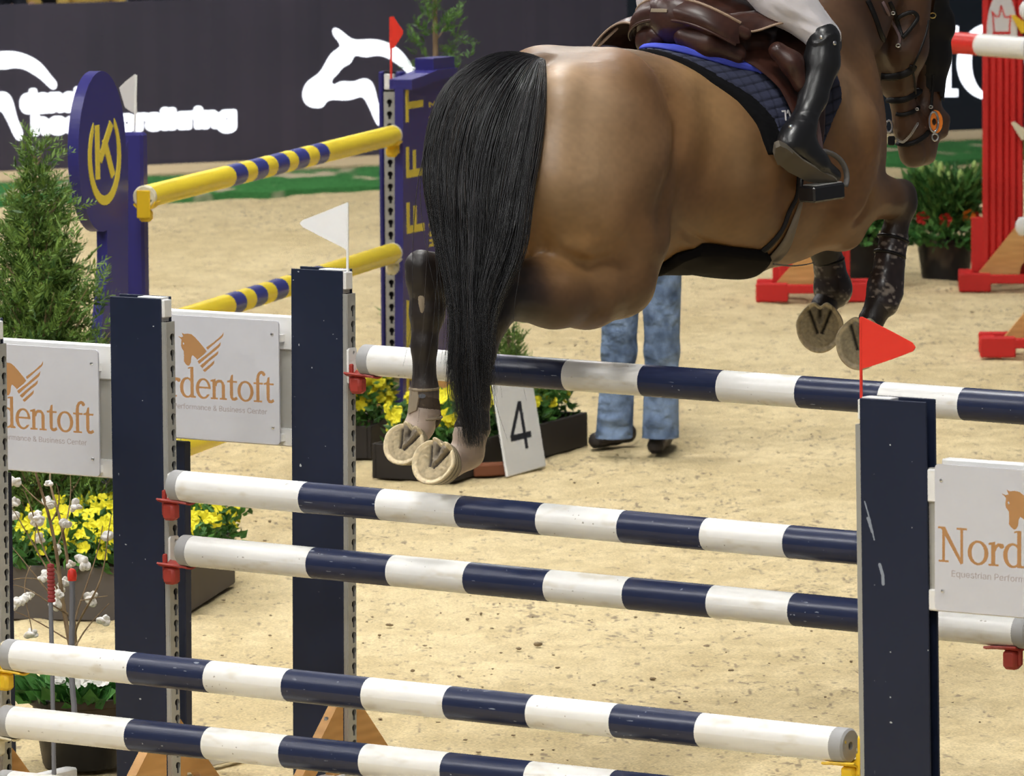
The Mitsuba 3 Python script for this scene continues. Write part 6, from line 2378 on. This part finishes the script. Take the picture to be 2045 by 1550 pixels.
for cpx, r_, col in (((847, 776), .045, 'suede'), ((849, 834), .0515, 'suede')):
    c_ = Q(*cpx, -.15)
    x_ = unit(np.cross(dd, FW))
    ringp = [c_ + (x_ * math.cos(t) + np.cross(dd, x_) * math.sin(t)) * r_ for t in np.linspace(0, 2 * math.pi, 36)]
    add('rim', tube(ringp, .005, 6), col, k, smooth=True)
p, n_ = raise_at(m, 829, 800)
if p is not None:
    x_ = unit(np.cross(ZU, n_))
    add('tab', tm(extr(sg.Polygon([(-.018, -.040), (.010, -.028), (.014, .01), (.006, .036), (-.018, .036)]).buffer(.003), .006), fr(p, x_, np.cross(n_, x_), n_)), 'suede', k, label='grey suede tab')
p, n_ = raise_at(m, 843, 791)
if p is not None:
    x_ = unit(np.cross(ZU, n_))
    add('badge', tm(extr(_ell(0, 0, .012, .007), .004), fr(p, x_, np.cross(n_, x_), n_)), 'chrome', k, label='small silver badge')
k = thing('fetlock_boot', 'black hind boot almost hidden by the tail on the right hind leg', 'leg protection')
m = sleeve([(Q(950, 800, .15), Q(946, 838, .15), .045, .048, .01), (Q(946, 838, .15), Q(944, 852, .15), .049, .058, .01)])
add('shell', m, 'guard_brown', k, smooth=True, color=dirty(m, (.02, .016, .013), (.2, .16, .1), .35))

# ------------------------------------------------------------------ bridle
bd = thing('bridle', 'black leather bridle with face cover, chain and orange bit disc on the horse\'s head', 'bridle')


def on(px, py, off=.004):
    p, n_ = raise_at(hm, px, py)
    if p is not None and loc(p)[0] < 1.45:
        return None
    return None if p is None else p + n_ * off * .3 - unit(p - C0) * off


def strap(name, pts, w, bs='leather_black', off=.007, n=26, flat=.35, lab=None):
    p = [on(x, y, off) for x, y in pts]
    p = [x for x in p if x is not None]
    if len(p) < 2:
        return
    ps = spline(p, n) if len(p) > 2 else np.array(p)
    add(name, tube(ps, w / 2, 8, (FW, flat)), bs, bd, smooth=True, label=lab)


strap('cheek_strap', [(1732, 1), (1742, 22), (1750, 43), (1766, 80)], .017)
strap('rein', [(1761, 4), (1772, 26), (1783, 46), (1793, 64), (1797, 78), (1794, 90)], .011, 'strap_plum', .012, lab='plum-brown rein end')
strap('cheek_strap', [(1776, 4), (1784, 22), (1792, 42), (1801, 72)], .014)
strap('loop', [(1790, 38), (1799, 31), (1810, 27), (1824, 25), (1831, 34), (1826, 46), (1816, 60), (1802, 76)], .014, 'leather_edge' if 0 else 'leather_black', .016, 30, .5)
strap('noseband', [(1742, 146), (1760, 152), (1778, 153), (1800, 149), (1815, 142), (1824, 131)], .026)
strap('cheek_strap', [(1853, 40), (1850, 60), (1845, 78), (1838, 97), (1829, 118), (1824, 130), (1824, 150), (1826, 170), (1830, 195)], .007, 'leather_black', .010)
strap('noseband', [(1772, 198), (1784, 200), (1800, 199), (1815, 194), (1828, 185)], .022)
strap('noseband', [(1776, 222), (1790, 227), (1807, 228), (1820, 224), (1832, 214)], .014)
strap('chin_strap', [(1792, 285), (1805, 288), (1820, 286), (1836, 279), (1848, 270), (1856, 262)], .017)
strap('cheek_strap', [(1863, 150), (1862, 175), (1860, 200), (1860, 225)], .010, 'leather_black', .010)
ch_pts = [on(x, y, .012) for x, y in [(1790, 275), (1796, 280), (1803, 283), (1810, 278), (1818, 269), (1825, 258), (1832, 247)]]
ch_pts = [c for c in ch_pts if c is not None]
if len(ch_pts) > 3:
    cs_ = spline(ch_pts, 15)
    for i in range(14):
        a, b = cs_[i], cs_[i + 1]
        d_ = unit(b - a)
        x_ = unit(np.cross(d_, FW))
        y_ = np.cross(d_, x_)
        e = x_ if i % 2 else y_
        c_ = (a + b) / 2
        ringp = [c_ + d_ * math.cos(t) * .0075 + (x_ * .7 + y_ * (.7 if i % 2 else -.7)) * math.sin(t) * .0045 for t in np.linspace(0, 2 * math.pi, 12)]
        add('chain_link', tube(ringp, .0016, 5), 'chrome', bd, smooth=True)
for (x, y, r_, bs) in ((1781, 26, .006, 'chrome'), (1794, 91, .007, 'chrome'), (1824, 26, .006, 'chrome'), (1861, 30, .011, 'brass'), (1829, 218, .005, 'chrome'), (1858, 214, .006, 'chrome')):
    p = on(x, y, .014)
    if p is not None:
        ringp = [p + (RV * math.cos(t) + DV * .8 * math.sin(t)) * r_ for t in np.linspace(0, 2 * math.pi, 16)]
        add('buckle', tube(ringp, .0024, 6), bs, bd, smooth=True)
p = on(1866, 243, .012)
if p is not None:
    nn = unit(C0 - p + RV * 6)
    x_ = unit(np.cross(ZU, nn))
    Mb_ = fr(p, x_, np.cross(nn, x_), nn)
    add('bit_disc', tm(extr(_ell(0, 0, .026, .040).difference(_ell(-.004, 0, .008, .012)), .006), Mb_), 'orange_rubber', bd, label='orange rubber bit disc')
    ringp = [Mb_[:3, 3] + x_ * (-.008 + .016 * math.cos(t)) + Mb_[:3, 1] * .034 * math.sin(t) + nn * .010 for t in np.linspace(0, 2 * math.pi, 30)]
    add('bit_ring', tube(ringp, .0042, 8), 'chrome', bd, smooth=True)
    ringp = [Mb_[:3, 3] + x_ * (-.004 + .011 * math.cos(t)) + Mb_[:3, 1] * (-.052 + .012 * math.sin(t)) + nn * .010 for t in np.linspace(0, 2 * math.pi, 24)]
    add('bit_ring', tube(ringp, .0034, 8), 'chrome', bd, smooth=True)
p = Q(1781, 252, .0)
p = on(1784, 252, .010)
if p is not None:
    ringp = [p + RV * (-.012 + .011 * math.cos(t)) + DV * .020 * math.sin(t) for t in np.linspace(0, 2 * math.pi, 24)]
    add('bit_ring', tube(ringp, .0036, 8), 'chrome', bd, smooth=True)
    add('curb_hook', tm(cbox(-.012, .012, -.01, .01, -.02, .012, .004), fr(p + RV * -.004 + DV * .045, RV, FW, -DV)), 'leather_black', bd)
# face cover: the front of the head from the poll to above the nose, lifted off the skin
L_ = loc(np.array(hm.vertices))
fp = loc(Q(1824, 100))
fm = loc(Q(1834, 190))
fsel = L_[:, 0] > np.interp(L_[:, 2], [fm[2], fp[2], loc(Q(1818, 0))[2]], [fm[0], fp[0], loc(Q(1818, 0))[0]])
zsel = (L_[:, 2] > loc(Q(1850, 196))[2] + .02 * np.sin(L_[:, 0] * 60)) & (np.abs(L_[:, 1]) < .3) & (L_[:, 0] > 1.45)
sel = fsel & zsel
fc = np.array(hm.faces)[sel[np.array(hm.faces)].all(1)]
if len(fc) > 20:
    ids = np.unique(fc)
    remap = -np.ones(len(L_), int)
    remap[ids] = np.arange(len(ids))
    cv = np.array(hm.vertices)[ids] + np.array(hm.vertex_normals)[ids] * .010
    cm_ = trimesh.Trimesh(cv, remap[fc], process=False)
    add('face_cover', cm_, 'leather_black', bd, smooth=True, label='black face cover')
rollp = [Q(1880, 28), Q(1884, 60), Q(1880, 92), Q(1874, 118), Q(1872, 150), Q(1868, 182)]
add('browpad', tube(spline(rollp, 30), np.interp(np.linspace(0, 1, 30), [0, .15, .5, .6, 1], [.022, .030, .028, .016, .012]), 10), 'fleece_black', bd, smooth=True, label='black padded roll along the face')
# mane and forelock are clipped; dark plaits along the crest lie above the frame

# ================================================================== the person in jeans standing behind the fence
ps = thing('person', 'person in blue jeans and dark shoes standing on the sand behind the horse', 'person')
DP_ = F / 413.0
PP = lambda x, y, dd=0.0: P(x, y, DP_ + dd)
pl_ = [
    (PP(1322, 520), PP(1322, 700), .098, .084, .04), (PP(1322, 700), PP(1319, 885), .080, .090, .03),
    (PP(1240, 520), PP(1236, 700), .096, .084, .04), (PP(1236, 700), PP(1226, 880), .080, .090, .03),
    (PP(1322, 500), PP(1242, 500), .11, .11, .05)]
jm = sdf_mesh(pl_, .011, .06)
_v = np.array(jm.vertices)
_v[:, 2] = np.where(_v[:, 2] < .088, .088 - .02 * np.clip((.075 - _v[:, 2]) * 0, 0, 1), _v[:, 2])
jm.vertices = _v
bumps(jm, [([(1205, 735), (1235, 745), (1268, 732)], .016, -.020), ([(1200, 760), (1235, 768), (1270, 758)], .016, .010), ([(1290, 720), (1320, 735), (1352, 722)], .016, -.020),
           ([(1288, 745), (1325, 758), (1355, 742)], .016, .010), ([(1195, 848), (1225, 856), (1258, 850)], .014, -.012), ([(1295, 790), (1320, 830), (1345, 850)], .014, -.010),
           ([(1290, 850), (1320, 845), (1345, 856)], .013, .010), ([(1300, 560), (1330, 580), (1355, 575)], .02, -.008), ([(1205, 660), (1240, 668), (1268, 655)], .02, .006),
           ([(1195, 835), (1225, 838), (1255, 832)], .014, .010)])
wpt = PP(1282, 470)
body = [(PP(1320, 480), PP(1310, 380), .12, .15, .06), (PP(1245, 480), PP(1255, 380), .12, .15, .06), (PP(1282, 400), PP(1282, 270), .16, .15, .08),
        (PP(1335, 250), PP(1230, 250), .075, .075, .05)]
for s in (-1, 1):
    body += [(PP(1282 + 58 * s, 252), PP(1282 + 84 * s, 350, -.03), .062, .050, .04), (PP(1282 + 84 * s, 350, -.03), PP(1282 + 55 * s, 420, -.22), .048, .038, .03)]
body += [(PP(1282, 245), PP(1282, 210), .060, .058, .04), (PP(1282, 178), PP(1282, 150), .082, .088, .03), (PP(1282, 186, -.08), PP(1282, 190, -.11), .02, .012, .02), (PP(1282, 205, -.05), PP(1282, 200, -.02), .045, .05, .03)]
bm_ = sdf_mesh(body, .012, .06)
bv_ = np.array(bm_.vertices)
skin_z = PP(1282, 226)[2]
add('body', bm_, 'pad_navy', ps, smooth=True, color=np.where((bv_[:, 2] > skin_z)[:, None], np.array([.5, .3, .22]), np.array([.03, .035, .045])))
add('jeans', jm, 'denim', ps, smooth=True, label='blue jeans with creased legs')
hairm = trimesh.creation.icosphere(subdivisions=3)
hairm.apply_transform(fr(PP(1282, 148, .03), R0 * .094, np.array([0, .1, 0]), ZU * .10))
add('hair', hairm, 'hair_brown', ps, smooth=True)
for s in (-1, 1):
    o = PP(1282 + 55 * s, 420, -.22)
    fg = [(o, o + np.array([-s * .03, -.05, 0]), .036, .030, .02)]
    for k in range(4):
        a = o + np.array([-s * .03, -.055, .028 - .019 * k])
        fg += [(a, a + np.array([-s * .02, -.045, 0]), .010, .009, .005), (a + np.array([-s * .02, -.045, 0]), a + np.array([-s * .045, -.055, -.012]), .009, .008, .005)]
    fg += [(o + np.array([0, -.02, .03]), o + np.array([-s * .02, -.07, .05]), .012, .009, .008)]
    add('hand', sdf_mesh(fg, .006, .03), 'skin', ps, smooth=True)


def shoe(heel, toe):
    h_, t_ = G(*heel), G(*toe)
    ax_ = unit(t_ - h_)
    sd_ = np.cross(ZU, ax_)
    L_ = np.linalg.norm(t_ - h_)
    q = lambda a, b, c: h_ + ax_ * a * L_ + sd_ * b + ZU * c
    pr_ = [(q(.1, 0, .052), q(.45, 0, .054), .048, .050, .03), (q(.45, 0, .052), q(.86, .0, .042), .050, .041, .03), (q(.1, 0, .05), q(.22, 0, .095), .038, .040, .03), (q(.22, 0, .095), q(.42, 0, .07), .040, .036, .03)]
    m = sdf_mesh(pr_, .007, .03)
    v = np.array(m.vertices)
    v[:, 2] = np.maximum(v[:, 2], .006)
    m.vertices = v
    k = (v - h_) @ ax_ / L_
    c = np.where((v[:, 2] < .022)[:, None], np.array([.012, .012, .013]), np.where(((k > .45) & (k < .72) & (v[:, 2] > .05))[:, None], np.array([.16, .145, .13]), np.array([.045, .038, .036])))
    add('shoe', m, 'shoe', ps, smooth=True, color=c)


shoe((1258, 884), (1181, 899))
shoe((1330, 884), (1306, 912))
